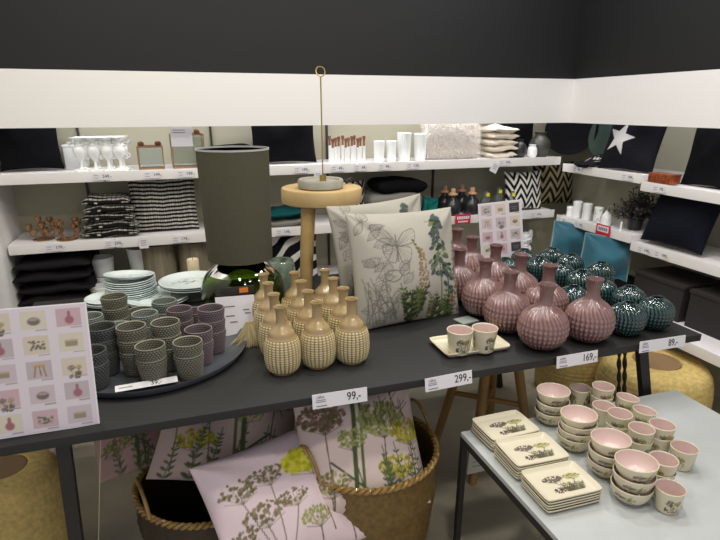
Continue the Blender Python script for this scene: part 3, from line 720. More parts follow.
B().lathe([(0, 0), (.025, 0), (.0255, .11), (.023, .113), (.01, .109), (0, .108)], n=32).build('wax', M_candle, cd)
B().tube([(0, 0, .107), (.001, 0, .118)], .0012, 6).build('wick', M_leg, cd)

# ------------------------------------------------------------------ tray with two cups
cup_cv = Cv(360, 120, (206, 196, 164)); 
def cupcv(seed):
    random.seed(seed); cv = Cv(400, 100, (210, 200, 172))
    for q in range(3):
        c = Cv(100, 100, (0, 0, 0))
    for q in (0, 1, 2):
        ox = .04+q*.33
        for (u, col) in ((.06, [(98, 84, 72), (112, 98, 84)]), (.15, [(130, 126, 60), (148, 144, 84)])):
            umb_u = ox+u
            for _ in range(46):
                a = random.uniform(0, 2*PI); r = math.sqrt(random.random()); cv.ell(umb_u+math.cos(a)*r*.045, .40+math.sin(a)*r*.13, .008, .007, random.choice(col), a)
            cv.line((umb_u, .42), (ox+.105, .86), .004, (86, 88, 58))
        for _ in range(40): cv.ell(ox+.13+random.uniform(-.07, .07), random.uniform(.55, .85), .009, .0035, (92, 92, 62), random.uniform(0, 3))
        for _ in range(24): cv.ell(ox+.03+random.uniform(-.02, .02), .72+random.uniform(-.08, .08), .007, .006, (80, 70, 66), 0)
    return cv
def vessel(outer, inner, cv, h, body=(210, 200, 172), pink=(216, 192, 186), n=100, up=1):
    P = dense([(0, 0)]+outer, .0035); k0 = len(P); P = P+dense(inner, .0035)[1:] if False else P+[q for q in dense([outer[-1]]+inner, .0035)[1:]]
    pc_ = np.array(lin(pink)); bc = np.array(lin(body))
    def colf(TH, I, R, Z):
        c = cv.samp(((TH/(2*PI))*1.0) % 1, 1-np.clip(Z/h, 0, 1)); ins = (I >= k0+1)[..., None]; rim = ((I >= k0-1) & (I <= k0))[..., None]
        return np.where(ins, pc_, np.where(rim, bc, c))
    me = lathe(P, n, None, colf); me.materials.append(M_ceramic_attr); return me
CUPH = .078
cupm = vessel([(.028, 0), (.031, .003), (.0345, .035), (.038, .070), (.0392, .078)], [(.0375, .0785), (.0362, .07), (.033, .035), (.029, .008), (0, .006)], cupcv(3), CUPH)
cupb = vessel([(.0245, 0), (.027, .003), (.0312, .028), (.0342, .054), (.0352, .065)], [(.0335, .0655), (.0325, .054), (.0295, .028), (.0255, .007), (0, .005)], cupcv(4), .065)
BOWLH = .0485
bowlm = vessel(spline([(.024, 0), (.029, .003), (.041, .0145), (.0485, .031), (.0512, .0485)], 4), spline([(.0492, .049), (.0462, .0325), (.0385, .0165), (.026, .007), (0, .006)], 4), cupcv(6), BOWLH)
tr = thing('serving_tray', 'small rectangular cream tray with raised rim on the charcoal table', 'tray', (.870, 1.465, .7502), R_(-1))
def sq_dish(w, d, h, cv, name, m, parent, rim=.008, rcor=.02, n=60, loc=None):
    """dish with upturned edge: heightfield top, offset bottom"""
    g = np.linspace(-1, 1, n); U, Vv = np.meshgrid(g, g)
    def corner(U, V):
        # squash square corners
        k = .045; return U*(1-k*V**8), V*(1-k*U**8)
    X, Yy = corner(U, Vv); e = np.maximum(np.abs(U), np.abs(Vv)); Zt = .005+h*np.clip((e-.80)/.2, 0, 1)**1.6
    Zb = h*np.clip((e-.84)/.16, 0, 1)**1.6*.92
    m_ = n*n; V = np.concatenate([np.stack([X*w/2, Yy*d/2, Zt], -1).reshape(-1, 3), np.stack([X*w/2*.985, Yy*d/2*.985, Zb], -1).reshape(-1, 3)])
    F = []
    for i in range(n-1):
        for j in range(n-1):
            a = (i*n+j, i*n+j+1, (i+1)*n+j+1, (i+1)*n+j); F.append(a); F.append(tuple(m_+q for q in a[::-1]))
    bd = [(0, j) for j in range(n)]+[(i, n-1) for i in range(1, n)]+[(n-1, j) for j in range(n-2, -1, -1)]+[(i, 0) for i in range(n-2, 0, -1)]
    for (a, b_) in zip(bd, bd[1:]+bd[:1]):
        p, q = a[0]*n+a[1], b_[0]*n+b_[1]; F.append((q, p, m_+p, m_+q))
    ct = cv.samp((U+1)/2, (1-Vv)/2).reshape(-1, 3); cb = np.tile(np.array(lin((196, 186, 158))), (m_, 1))
    edge = (e > .955).reshape(-1); ct[edge] = np.array(lin((214, 204, 178)))
    me = pyd(name, V, F, True, np.concatenate([ct, cb])); me.materials.append(m); return me
plain = Cv(20, 20, (214, 206, 180))
link('tray_body', sq_dish(.235, .145, .014, plain, 'tray', M_ceramic_attr, None, n=44), None, tr)
for i, ((x, y), l) in enumerate((((0.808, 1.422), 'left of two'), ((0.892, 1.412), 'right of two'))):
    o = link('drinking_cup', cupm, None); o.location = (x, y, .7565); o.scale = (1.07, 1.07, 1.03); o.rotation_euler = (0, 0, R_(-150+i*20))
    sp(o, 'cream cup with pink inside and flower print, %s on the small tray' % l, 'cup', 'cups on the cream tray')
co = sp(B().box((0, 0, .003), (.075, .06, .006), None, .002).build('glass_coaster', mat('frosted_glass', (170, 178, 172), .3, trans=.3), None, (0.974, 1.674, 0.7502), (0, 0, .2)), 'small frosted glass coaster behind the cream tray', 'coaster')

# ------------------------------------------------------------------ low table with crockery
lt = thing('low_table', 'low side table with pale grey top and black steel frame', 'table', (1.19, .86, 0))
B().box((0, 0, .5425), (.86, .86, .015), None, .002).build('tabletop', mat('pale_grey_top', (176, 180, 180), .5, noise=.05, nscale=8), lt)
fr = B()
for sx in (-1, 1): fr.box((sx*.421, 0, .524), (.018, .86, .022))
for sy in (-1, 1): fr.box((0, sy*.421, .524), (.824, .018, .022))
fr.build('frame', M_leg, lt)
for sx in (-1, 1):
    for sy in (-1, 1): B().box((sx*.421, sy*.421, .2565), (.018, .018, .513)).build('leg', M_leg, lt)
random.seed(21); cvs = Cv(170, 170, (214, 206, 184)); motif(cvs, .20, .10, .78)
sqm = sq_dish(.165, .126, .010, cvs, 'plate', M_ceramic_attr, None, n=84)
for (x, y, n, l, rz) in ((0.871, 1.222, 5, 'at the rear left', 0.02), (0.867, 1.083, 6, 'in the middle', -.03), (0.863, 0.948, 5, 'at the bottom picture edge', -.02)):
    for k in range(n):
        o = link('square_plate', sqm, None); o.location = (x+random.uniform(-.0015, .0015), y+random.uniform(-.0015, .0015), .5502+.0078*k); o.rotation_euler = (0, 0, rz+random.uniform(-.01, .01))
        sp(o, 'cream flower-print plate, %s of the plate stack %s' % ({0: 'bottom', n-1: 'topmost'}.get(k, ['', 'second', 'third', 'fourth', 'fifth'][min(k, 4)]), l), 'plate', 'flower print plates on the low table')
BW = [((1.057, 1.251), 3, 'rear left bowl stack'), ((1.039, 1.109), 4, 'second bowl stack from the back'), ((1.038, 0.980), 3, 'third bowl stack from the back'), ((1.024, 0.876), 3, 'frontmost bowl stack')]
for ((x, y), n, l) in BW:
    for k in range(n):
        o = link('soup_bowl', bowlm, None); zz = .5502+(.0335 if n == 3 else .0224)*k; o.location = (x+random.uniform(-.002, .002), y+random.uniform(-.002, .002), zz+(.0 if k else 0)); o.rotation_euler = (R_(2) if k == n-1 else 0, 0, R_(-140)+x*5+k*.4)
        if n == 3 and k == n-1: o.location.z += .0
        sp(o, 'pink-lined cream bowl, %s in the %s' % ({0: 'bottom', n-1: 'topmost'}.get(k, 'second' if k == 1 else 'third'), l), 'bowl', 'bowls on the low table')
# cups on the low table: (position, levels, where, tilt)
CP = [((1.220, 1.309), 1, 'behind the second bowl stack', 0), ((1.249, 1.250), 2, 'at the very back of the low table', 0), ((1.307, 1.209), 1, 'back right, tipped slightly to the left', .12),
      ((1.211, 1.195), 1, 'in the centre between two stacks', 0), ((1.178, 1.097), 2, 'in the centre of the cups', 0), ((1.300, 1.127), 1, 'third from the right at the back, tipped slightly', .10),
      ((1.177, 1.013), 2, 'behind the frontmost bowls', 0), ((1.249, 1.005), 2, 'at the right, back one', 0), ((1.114, 0.872), 2, 'beside the frontmost bowls', 0), ((1.087, 0.830), 1, 'at the bottom right corner of the picture', 0), ((1.260, 0.944), 1, 'at the far right edge of the low table', 0)]
CQ = relax([c[0] for c in CP]+[c[0] for c in BW], [.0355]*len(CP)+[.051]*len(BW))
for (_p, n, l, ti), (x, y) in zip(CP, CQ):
    for k in range(n):
        o = link('pink_cup', cupb, None); o.location = (x, y, .5502+.033*k); o.rotation_euler = (ti*.3, -ti, x*7+k)
        if ti: o.location.z += .025*math.sin(ti)
        sp(o, ('single cream cup with pink inside, ' if n == 1 else 'pink-lined cream cup, %s of the pair ' % ('lower' if k == 0 else 'upper'))+l, 'cup', 'cups on the low table')
lc = thing('price_sheet', 'pale paper sheet hanging at the side of the low table', 'paper sheet', (.79, 1.286, .50), 0, None, (R_(3), 0, 0))
B().box((.05, 0, -.06), (.09, .0012, .12)).build('card', mat('grey_paper', (176, 174, 164), .7), lc)
b = B()
for q in range(5): b.box((.05, -.001, -.02-.018*q), (.06, .0006, .003))
b.build('small_print', M_grey_ink, lc)

# ------------------------------------------------------------------ baskets under the table
def basket(x, y, r, h, m, rimm, label, twist=5, rimr=.008):
    o = thing('wicker_basket', label, 'basket', (x, y, 0))
    prof = dense([(0, 0), (r*.82, 0), (r*.92, h*.3), (r, h*.7), (r*.98, h)], .012)
    inn = [(max(p[0]-.006, 0), p[1]+.005) for p in prof[::-1]]
    def mod(TH, I, R, Z): return R+.002*np.sin(36*TH+PI*np.floor(Z/.014))*np.clip(Z/.01, 0, 1)
    link('basket_body', lathe(prof+inn, 144, mod), m, o)
    b = B()
    for ph in (0, PI):
        b.tube([((r*.98+rimr*.7*math.cos(34*t+ph))*math.cos(t), (r*.98+rimr*.7*math.cos(34*t+ph))*math.sin(t), h+rimr*.7*math.sin(34*t+ph)) for t in np.linspace(0, 2*PI, 420)[:-1]], rimr*.75, 6, closed=True)
    b.build('braided_rim', rimm, o)
    for a0 in (R_(20), R_(200)):
        hb = B(); hb.tube([(r*math.cos(a0+.35*u)*(1-.06*(1-u*u)), r*math.sin(a0+.35*u)*(1-.06*(1-u*u)), h+.085*(1-u*u)) for u in np.linspace(-1, 1, 16)], .006, 8); hb.build('handle', rimm, o)
    return o
M_rimb = mat('bronze_cane', (142, 112, 56), .35, noise=.25, nscale=70, coat=.4)
basket(.505, 1.475, .245, .44, M_wicker, M_rimb, 'brown wicker basket with braided rim under the table, right of two')
basket(.0, 1.60, .235, .34, M_darkwicker, M_rimb, 'dark wicker basket under the table, left of two')
random.seed(40)
cushion('pink_cushion', 'pale pink flower-print cushion standing in the right wicker basket', 'cushion', (.470, 1.41, .485), .41, .42, .15, M_cloth_attr, lean=R_(38), yaw=R_(3), roll=R_(4), cv=pink_art(11), n=150, seed=8, pinch=.05, wr=.008)
cushion('pink_cushion', 'pale pink cushion with yellow umbel flower, frontmost at the bottom edge', 'cushion', (.205, 1.335, .392), .44, .40, .14, M_cloth_attr, lean=R_(48), yaw=R_(13), roll=R_(-4), cv=umbel_art(), n=150, seed=9, pinch=.05, wr=.008)
cushion('pink_cushion', 'pink flower-print cushion behind the frontmost one in the left basket', 'cushion', (.09, 1.68, .48), .46, .42, .12, M_cloth_attr, lean=R_(50), yaw=R_(2), roll=R_(18), cv=pink_art(31, True, (196, 174, 166)), n=150, seed=10, pinch=.05, wr=.008)
cushion('pink_cushion', 'dull pink cushion lying at the far left under the table', 'cushion', (-.20, 1.86, .42), .36, .36, .12, M_cloth_attr, lean=R_(68), yaw=R_(12), cv=pink_art(35, False, (172, 142, 136)), n=90, seed=12, pinch=.06, wr=.008)
gbn = B(); random.seed(3)
for k in range(420):
    a = random.uniform(0, 2*PI); r = .05*math.sqrt(random.random()); x, y = math.cos(a)*r, math.sin(a)*r
    gbn.tube([(x*.9, y*.9, 0), (x*.8, y*.8, .3), (x*1.1+random.uniform(-.01, .01), y*1.1, .6+random.uniform(-.04, .04))], .0022, 4)
gs = thing('grass_bundle', 'upright bundle of dry brown grass behind the right wicker basket', 'grass bundle', (.76, 1.86, 0))
gbn.build('stalks', M_grass, gs)
B().lathe([(.049, .2), (.052, .2), (.052, .225), (.049, .225), (.049, .2)], n=24).build('tie', M_twig, gs)
hc = sp(B().tube([(-.12, 0, .001), (-.06, 0, .36), (0, 0, .72)], .0014, 6).build('twine', mat('pale_string', (170, 160, 130), .8), None, (-.25, 1.355, 0)), 'thin pale cord hanging from the left table corner to the floor', 'cord')

# things standing on the floor behind
def pouf(x, y, r, h, label, z=0):
    o = thing('rope_pouf', label, 'pouf', (x, y, z))
    prof = dense(spline([(0, 0), (r*.85, 0), (r, h*.25), (r, h*.7), (r*.86, h*.96), (r*.45, h), (r*.4, h*.97), (0, h*.95)], 5), .008)
    def mod(TH, I, R, Z): return R+.004*np.abs(np.sin(PI*Z/.022))*np.clip(R/.1, 0, 1)
    me = lathe(prof, 96, mod); link('rope_body', me, M_rope, o)
    B().lathe([(0, h*.96), (r*.40, h*.965), (r*.42, h*.98), (r*.40, h*.995), (0, h*.99)], n=48).build('woven_centre', M_twig, o)
pouf(2.10, 1.80, .25, .36, 'ochre rope pouf at the right below the green vases')
pouf(2.00, 2.25, .19, .40, 'ochre rope pouf further back, behind the nearer right one')
pouf(-.62, 1.75, .16, .42, 'ochre rope pouf half hidden at the far left under the table')
ws = thing('wooden_stool', 'brown wooden stool with splayed legs under the table', 'stool', (1.20, 1.84, 0), .35)
B().lathe([(0, .60), (.13, .60), (.14, .61), (.14, .628), (.13, .635), (0, .635)], n=40).build('seat', M_trestle, ws)
for a in (30, 120, 210, 300):
    a = R_(a); B().tube([(math.cos(a)*.22, math.sin(a)*.22, 0), (math.cos(a)*.09, math.sin(a)*.09, .605)], [.017, .023], 12).build('leg', M_trestle, ws)
for a in (30, 120):
    a = R_(a); B().tube([(math.cos(a)*.165, math.sin(a)*.165, .25+a*.02), (-math.cos(a)*.165, -math.sin(a)*.165, .25+a*.02)], .012, 10).build('stretcher', M_trestle, ws)
rb = thing('stick_basket', 'low woven basket with two long dark twisted handles behind the low table', 'basket', (1.76, 1.60, 0))
link('basket_body', lathe(dense([(0, 0), (.07, 0), (.10, .12), (.11, .30), (.104, .30), (.094, .12), (.06, .006), (0, .006)], .01), 96, lambda T, I, R, Z: R+.003*np.sin(20*T)*np.clip(R/.05, 0, 1)), M_twig, rb)
for dx in (0, .03):
    b = B()
    for ph in (0, PI): b.tube([(.04+dx-.12*t+.005*math.cos(30*t+ph), .05+.005*math.sin(30*t+ph), .03+.62*t) for t in np.linspace(0, 1, 60)], .005, 6)
    b.build('twisted_handle', M_darkwicker, rb)

# ------------------------------------------------------------------ top shelf, back wall (z = 1.200)
S1, S2, S3 = 1.2002, .8632, .5302
cushion('black_cushion', 'black cushion at the far left end of the top shelf', 'cushion', (-.665, 3.17, 1.345), .28, .28, .10, M_blackcloth, lean=.15, yaw=.1)
def candelabra():
    o = thing('ornate_candleholder', '', 'candle holder')
    B().lathe(spline([(0, .0), (.030, .0), (.026, .006), (.010, .014), (.006, .04), (.011, .052), (.020, .066), (.027, .088), (.024, .106), (.013, .114)], 4)+[(0, .114)], n=28).build('stem', M_ceram_white, o)
    me = lathe(dense(spline([(.013, .110), (.016, .116), (.009, .122), (.012, .13), (.030, .148), (.026, .149), (.008, .134), (0, .132)], 4), .003), 48, lambda T, I, R, Z: R*(1+.12*np.sin(6*T)*np.clip((Z-.125)/.02, 0, 1)))
    link('top_cup', me, M_ceram_white, o)
    for sx in (-1, 1):
        b = B()
        b.tube(spline([(sx*.010, 0, .112), (sx*.022, 0, .108), (sx*.034, 0, .116), (sx*.036, 0, .124)], 4), .0035, 8)
        b.lathe([(0, .120), (.008, .122), (.012, .131), (.009, .131), (0, .124)], (sx*.036, 0, 0), n=16)
        B().tube(spline([(sx*.022, 0, .075), (sx*.034, 0, .066), (sx*.030, 0, .054), (sx*.024, 0, .058)], 4), .0028, 6).build('side_curl', M_ceram_white, o)
        b.build('side_arm', M_ceram_white, o)
    b = B()
    for k in range(5):
        a = k*2*PI/5; b.ball((math.cos(a)*.024, math.sin(a)*.024, .007), .009, 1, (1.2, 1, .7))
    b.build('leaf_foot', M_ceram_white, o); o.scale = (1.12, 1.12, 1.08); return o
cproto = candelabra()
CX = [(-0.428, 1.228), (-0.365, 1.226), (-0.305, 1.226), (-0.250, 1.227)]
for i, (x, _) in enumerate(CX):
    for j, y in enumerate((3.06, 3.15)):
        o = cproto if i == 0 and j == 0 else copy_tree(cproto)
        o.location = (x+.006*j, y, S1)
        sp(o, 'white ornate candleholder, %s in the %s row, top shelf' % (['leftmost', 'second from left', 'third from left', 'rightmost'][i], ['front', 'back'][j]), 'candle holder', 'white candleholders')
wb = thing('white_box', 'white gift box behind the leftmost white candleholders', 'box', (-.475, 3.26, S1)); B().box((0, 0, .055), (.10, .1, .11), None, .003).build('box_body', M_ceram_white, wb); B().box((0, 0, .115), (.105, .105, .012), None, .003).build('box_lid', M_ceram_white, wb)
def lantern(x, y, w, d, h, label, rz=0):
    o = thing('copper_lantern', label, 'lantern', (x, y, S1), rz); f = B(); t = .0055
    for sx in (-1, 1):
        for sy in (-1, 1): f.box((sx*(w/2-t/2), sy*(d/2-t/2), h/2), (t, t, h))
    for z in (t/2, h-t/2):
        for sy in (-1, 1): f.box((0, sy*(d/2-t/2), z), (w-2*t, t, t*1.6))
        for sx in (-1, 1): f.box((sx*(w/2-t/2), 0, z), (t, d-2*t, t*1.6))
    fr_ = f.build('frame', M_copper, o)
    for sy in (-1, 1): B().box((0, sy*(d/2-t/2), h/2), (w-2*t-.001, .0015, h-4*t)).build('glass_pane', M_glass, o)
    for sx in (-1, 1): B().box((sx*(w/2-t/2), 0, h/2), (.0015, d-2*t-.001, h-4*t)).build('glass_pane', M_glass, o)
    B().box((0, 0, .004), (w-2*t-.002, d-2*t-.002, .004)).build('floor_plate', M_copper, o)
    for sx in (-1, 1): B().lathe([(0, 0), (.012, 0), (.016, .008), (.014, .018), (.006, .022), (0, .022)], (sx*w*.33, 0, h), n=16).build('knob', mat('brown_wood_knob', (104, 66, 50), .5), fr_)
    return o
lantern(-.105, 3.10, .125, .10, .115, 'small copper-framed glass lantern on the top shelf')
lantern(.08, 3.12, .165, .12, .17, 'larger copper-framed glass lantern on the top shelf, left above the lamp shade', .05)
wc = thing('price_sheet', 'white paper sheet propped on top of the larger copper lantern', 'paper sheet', (.055, 3.052, S1+.116), 0, None, (0, 0, 0)); B().box((0, 0, .045), (.105, .0015, .10)).build('card', M_paper, wc)
b = B()
for q in range(2): b.box((-.01, -.0012, .075-.012*q), (.06, .0006, .003))
b.build('small_print', M_grey_ink, wc)
cushion('black_cushion', 'large black cushion standing behind the lamp shade on the top shelf', 'cushion', (.60, 3.16, 1.352), .37, .30, .12, M_blackcloth, lean=.10, yaw=0)
cushion('black_cushion', 'flat black cushion lying left of the large standing black one', 'cushion', (.31, 3.18, 1.255), .36, .32, .10, M_blackcloth, lean=PI/2, yaw=0)
def cstick(i, x, y, h):
    o = thing('copper_candlestick', 'slim white and copper candlestick on the top shelf, number %s of the row' % i, 'candlestick', (x, y, S1))
    B().lathe([(0, 0), (.013, 0), (.013, .003), (.0085, .006), (.0085, h*.62), (.010, h*.64), (0, h*.64)], n=16).build('white_body', M_ceram_white, o)
    B().lathe([(0, h*.64), (.006, h*.64), (.005, h*.8), (.0085, h*.9), (.0095, h), (.007, h), (0, h*.93)], n=16).build('copper_top', mat('copper_stick', (150, 98, 78), .45, metal=.3), o)
    return o
CSX = [(0.857, 1.204), (0.892, 1.203), (0.934, 1.205), (0.970, 1.206), (1.006, 1.205), (1.042, 1.204)]
ordn = ['leftmost', 'second from the left', 'third from the left', 'third from the right', 'second from the right', 'rightmost']
for i, (x, _) in enumerate(CSX):
    for j in (0, 1):
        o = cstick(i, x+.008*j, 3.06+.09*j, .135+.012*((i+j) % 2)); o['label'] = 'white and copper candlestick on the top shelf, %s of the %s row' % (ordn[i], ['front', 'back'][j]); o['group'] = 'copper candlesticks'
def rv(x, y, r, h, label, nr, amp=.0015):
    me = lathe(dense(spline([(0, 0), (r*.84, 0), (r*.88, .004), (r*.95, h*.5), (r, h)], 6)+[(r*.92, h), (r*.85, h*.5), (r*.75, .01), (0, .008)], .01), 96, lambda T, I, R, Z: R+amp*np.cos(nr*T)*np.clip(R/.02, 0, 1))
    return sp(link('white_vase', me, M_ceram_white, None, (x, y, S1)), label, 'vase', 'white vases on the top shelf')
VX = [(1.141, 1.205), (1.217, 1.203), (1.305, 1.207), (1.409, 1.204)]
rv(VX[0][0], 3.08, .032, .118, 'short smooth white vase on the top shelf, left one', 10, .0004); rv(VX[1][0], 3.08, .030, .118, 'short smooth white vase on the top shelf, right one', 10, .0004)
rv(VX[2][0], 3.10, .040, .160, 'tall ribbed white vase on the top shelf, left one', 22, .002); rv(VX[3][0], 3.10, .036, .155, 'tall ribbed white vase on the top shelf, beside the fur cushion', 22, .002)
# fur cushion
fc = cushion('fur_cushion', 'fluffy white fur cushion on the top shelf', 'cushion', (1.64, 3.15, 1.315), .35, .235, .12, M_fur, lean=.12, n=40, seed=2, pinch=.02)
fm = fc.data; rngf = random.Random(4); V = []; F = []
vs = [v for v in fm.vertices if v.co.y < .02]
for q in range(6500):
    v = rngf.choice(vs); n_ = v.normal; p = v.co+Vector((rngf.uniform(-.006, .006), 0, rngf.uniform(-.006, .006))); L = rngf.uniform(.018, .042)
    d = (n_+Vector((rngf.uniform(-.6, .6), rngf.uniform(-.3, .1), rngf.uniform(-.9, .3)))).normalized()*L; s_ = Vector((rngf.uniform(-1, 1), 0, rngf.uniform(-1, 1))).normalized()*.0011
    k = len(V); mid = p+d*.55+Vector((0, 0, .002)); tip = p+d+Vector((0, 0, -.004)); V += [p-s_, p+s_, mid+s_*.8, mid-s_*.8, tip]; F += [(k, k+1, k+2, k+3), (k+3, k+2, k+4)]
link('fur_pile', pyd('fur', V, F, True), M_fur, fc)
for k in range(5):
    cushion('cream_cushion', 'cream cushion on the top shelf, %s in the pile of five' % ['bottom', 'second from bottom', 'middle', 'second from top', 'topmost'][k], 'cushion', (1.965+.006*(k % 2), 3.165, S1+.0195+.0372*k), .19, .24, .05, M_cream, lean=PI/2, group='pile of cream cushions', n=22, seed=k, pinch=.03)

def bowlthing(name, label, cat, loc, prof, m, n=48, rot=None):
    return sp(B().lathe(prof, n=n).build(name, m, None, loc, rot), label, cat)
bowlthing('black_vase', 'small dark round vase right of the cream cushions', 'vase', (2.10, 3.10, S1), spline([(0, 0), (.03, 0), (.044, .03), (.04, .07), (.02, .095), (.022, .11)], 5)+[(.016, .108), (.014, .09)], M_black_gl)
bowlthing('white_jug', 'small white jug between dark vases on the top shelf', 'jug', (2.175, 3.07, S1), spline([(0, 0), (.022, 0), (.032, .02), (.030, .05), (.020, .068), (.024, .078)], 5)+[(.020, .077), (.016, .066)], M_ceram_white, rot=(0, .0, 0))
bowlthing('grey_vase', 'broad dark grey vase at the right end of the top back shelf', 'vase', (2.262, 3.12, S1), spline([(0, 0), (.045, 0), (.07, .04), (.066, .09), (.035, .13), (.04, .15)], 5)+[(.036, .148), (.03, .13)], mat('dark_grey_glaze', (66, 66, 60), .35))
cushion('black_cushion', 'black cushion standing behind the dark vases in the shelf corner', 'cushion', (2.14, 3.26, 1.35), .34, .30, .09, M_blackcloth, lean=.05)
# right wall top shelf
dprof = [(0, 0), (.06, 0), (.13, .012), (.165, .03), (.166, .033), (.13, .018), (.06, .006), (0, .006)]
bowlthing('round_dish', 'large grey-green round dish leaning against the wall at the corner', 'dish', (2.62, 2.86, 1.345), dprof, M_dishgreen, 64, (R_(0), R_(-72), R_(12)))
bowlthing('round_dish', 'large black round dish leaning in front of the grey-green dish', 'dish', (2.50, 3.12, 1.36), dprof, mat('matt_black_glaze', (16, 16, 18), .9), 64, (R_(0), R_(-76), R_(40)))
# star cushion
cvs_ = Cv(240, 240, (24, 24, 30)); P_ = []
for k in range(10):
    a = -PI/2+k*PI/5+.25; r = .30 if k % 2 == 0 else .125; P_.append((.33+math.cos(a)*r, .50+math.sin(a)*r))
cvs_.tri(P_, (205, 204, 202))
cushion('star_cushion', 'black cushion with a large pale star on the right wall shelf', 'cushion', (2.45, 2.53, 1.325), .35, .34, .11, M_cloth_attr, lean=R_(16), yaw=R_(-80), roll=0, cv=cvs_, n=110)
cushion('black_cushion', 'black cushion at the right edge of the top shelf, behind the copper box', 'cushion', (2.50, 2.04, 1.285), .32, .32, .10, M_blackcloth, lean=.12, yaw=R_(-88))
cvd = Cv(120, 120, (26, 26, 30)); random.seed(6)
for (u, v) in ((.3, .3), (.5, .55), (.6, .5), (.75, .25), (.3, .7), (.8, .7)):
    cvd.line((u, v), (u+.06, v+.1), .03, (220, 218, 214)); cvd.line((u+.06, v+.1), (u+.12, v-.03), .03, (220, 218, 214))
cushion('folded_throw', 'folded black throw with white marks at the corner of the top shelf', 'throw', (2.455, 2.80, 1.192), .15, .24, .05, M_cloth_attr, lean=R_(80), yaw=R_(-85), cv=cvd, n=50, pinch=.01)
cb = thing('copper_box', 'copper patterned box of lights at the right end of the top shelf', 'box', (2.405, 2.24, 1.130)); B().box((0, 0, .022), (.07, .14, .044), None, .003).build('box_body', mat('copper_foil', (168, 88, 52), .35, metal=.6, noise=.45, nscale=60), cb)
B().box((0, 0, .046), (.074, .144, .006), None, .002).build('box_lid', mat('copper_foil_lid', (180, 104, 66), .35, metal=.6, noise=.4, nscale=60), cb)

# ------------------------------------------------------------------ middle shelf, back wall (z = .863)
def tealights(x, y, label, seed):
    rr = random.Random(seed); o = thing('tealight_cluster', label, 'candle holder', (x, y, S2)); b = B(); c = B()
    for k in range(9):
        a = rr.uniform(0, 2*PI); r = rr.uniform(.02, .06); px, py, pz_ = math.cos(a)*r, math.sin(a)*r*.7, rr.uniform(.03, .10)
        b.tube([(px*.4, py*.4, .004), (px, py, pz_*.5), (px, py, pz_)], .003, 6)
        c.lathe([(0, 0), (.011, .002), (.017, .012), (.016, .024), (.014, .024), (.013, .012), (0, .005)], (px, py, pz_), n=14)
    b.lathe([(0, 0), (.05, 0), (.05, .004), (0, .004)], n=24)
    b.build('branches', M_copper, o); c.build('cups', M_copper, o)
tealights(-.67, 3.12, 'copper tealight cluster at the far left of the middle shelf', 1); tealights(-.555, 3.08, 'copper tealight cluster right of the other copper one', 2)
ck = checks(14, 50)
for k in range(5):
    cushion('folded_blanket', 'black and white checked blanket, %s in the folded pile' % ['bottom', 'second from bottom', 'middle', 'second from top', 'topmost'][k], 'blanket', (-.345+.006*(k % 2)*(1), 3.16, S2+.0215+.0402*k), .285-.012*k, .25, .056, M_cloth_attr, lean=R_(90), yaw=.05*(k % 2)-.02, cv=checks(9, 40), group='folded checked blankets', n=70, seed=k+20, pinch=.02)
cushion('checked_cushion', 'black and white checked cushion standing left of the lamp shade', 'cushion', (-.07, 3.15, 1.012), .34, .30, .11, M_cloth_attr, lean=.10, cv=ck, n=130, seed=4, pinch=.04)
cushion('folded_throw', 'black folded throw between the lamp and the stool', 'throw', (.585, 3.14, S2+.022), .25, .24, .052, M_greycloth, lean=PI/2, n=24, pinch=.02)
cushion('folded_throw', 'dark teal folded throw on top of the grey one beside the lamp', 'throw', (.575, 3.14, S2+.070), .24, .23, .05, mat('dark_teal_cloth', (16, 72, 74), .9), lean=PI/2, n=24, pinch=.02)
zf = cushion('zebra_cushion', 'black and white curved-stripe cushion on the low shelf behind the stool leg', 'cushion', (.62, 3.10, .68), .28, .29, .10, M_cloth_attr, lean=.08, cv=zebra(), n=90, pinch=.04)
zz = zig((22, 22, 22), (222, 220, 214), 3, 4, .5, .2)
cushion('zigzag_cushion', 'black and white zigzag cushion peeking out above the stool seat', 'cushion', (1.0, 3.2, .975), .20, .22, .08, M_cloth_attr, lean=.1, cv=zz, n=80)
for k in range(3):
    cushion('folded_throw', '%s folded throw, %s in the pile behind the flower cushions' % (['black', 'grey', 'black'][k], ['bottom', 'middle', 'topmost'][k]), 'throw', (1.27+(-.02, -.03, .015)[k], 3.15, S2+.039+.077*k), (.34, .33, .31)[k], .25, .080, [M_blackcloth, M_greycloth, M_blackcloth][k], lean=PI/2, group='folded throws', n=36, seed=k, pinch=.0, sq=True)
cushion('teal_cloth', 'small crumpled teal cloth between the throws and the black bottles', 'cloth', (1.475, 3.07, .925), .11, .12, .05, mat('teal_cloth', (20, 96, 92), .9), lean=.3, roll=.2, n=24, seed=33, wr=.012)
def bottle(x, y, label):
    o = thing('black_bottle', label, 'bottle', (x, y, S2), 0, 'black bottles with wooden stoppers')
    o.scale = (1.2, 1.2, 1.1)
    B().lathe(spline([(0, 0), (.034, 0), (.044, .02), (.044, .055), (.032, .082), (.018, .098), (.016, .108)], 5)+[(0, .108)], n=36).build('bottle_body', M_black_gl, o)
    B().lathe([(0, .106), (.016, .108), (.024, .114), (.024, .119), (.012, .128), (.013, .146), (.010, .150), (0, .150)], n=24).build('stopper', M_cork, o)
for (x, l) in (((1.631, 0.875), 'front left'), ((1.766, 0.874), 'front right')): bottle(x[0], 3.07, 'black round bottle with wooden stopper, %s of four' % l)
for (x, l) in (((1.635, 0.880), 'back left'), ((1.759, 0.880), 'back right')): bottle(x[0], 3.19, 'black round bottle with wooden stopper, %s of four' % l)
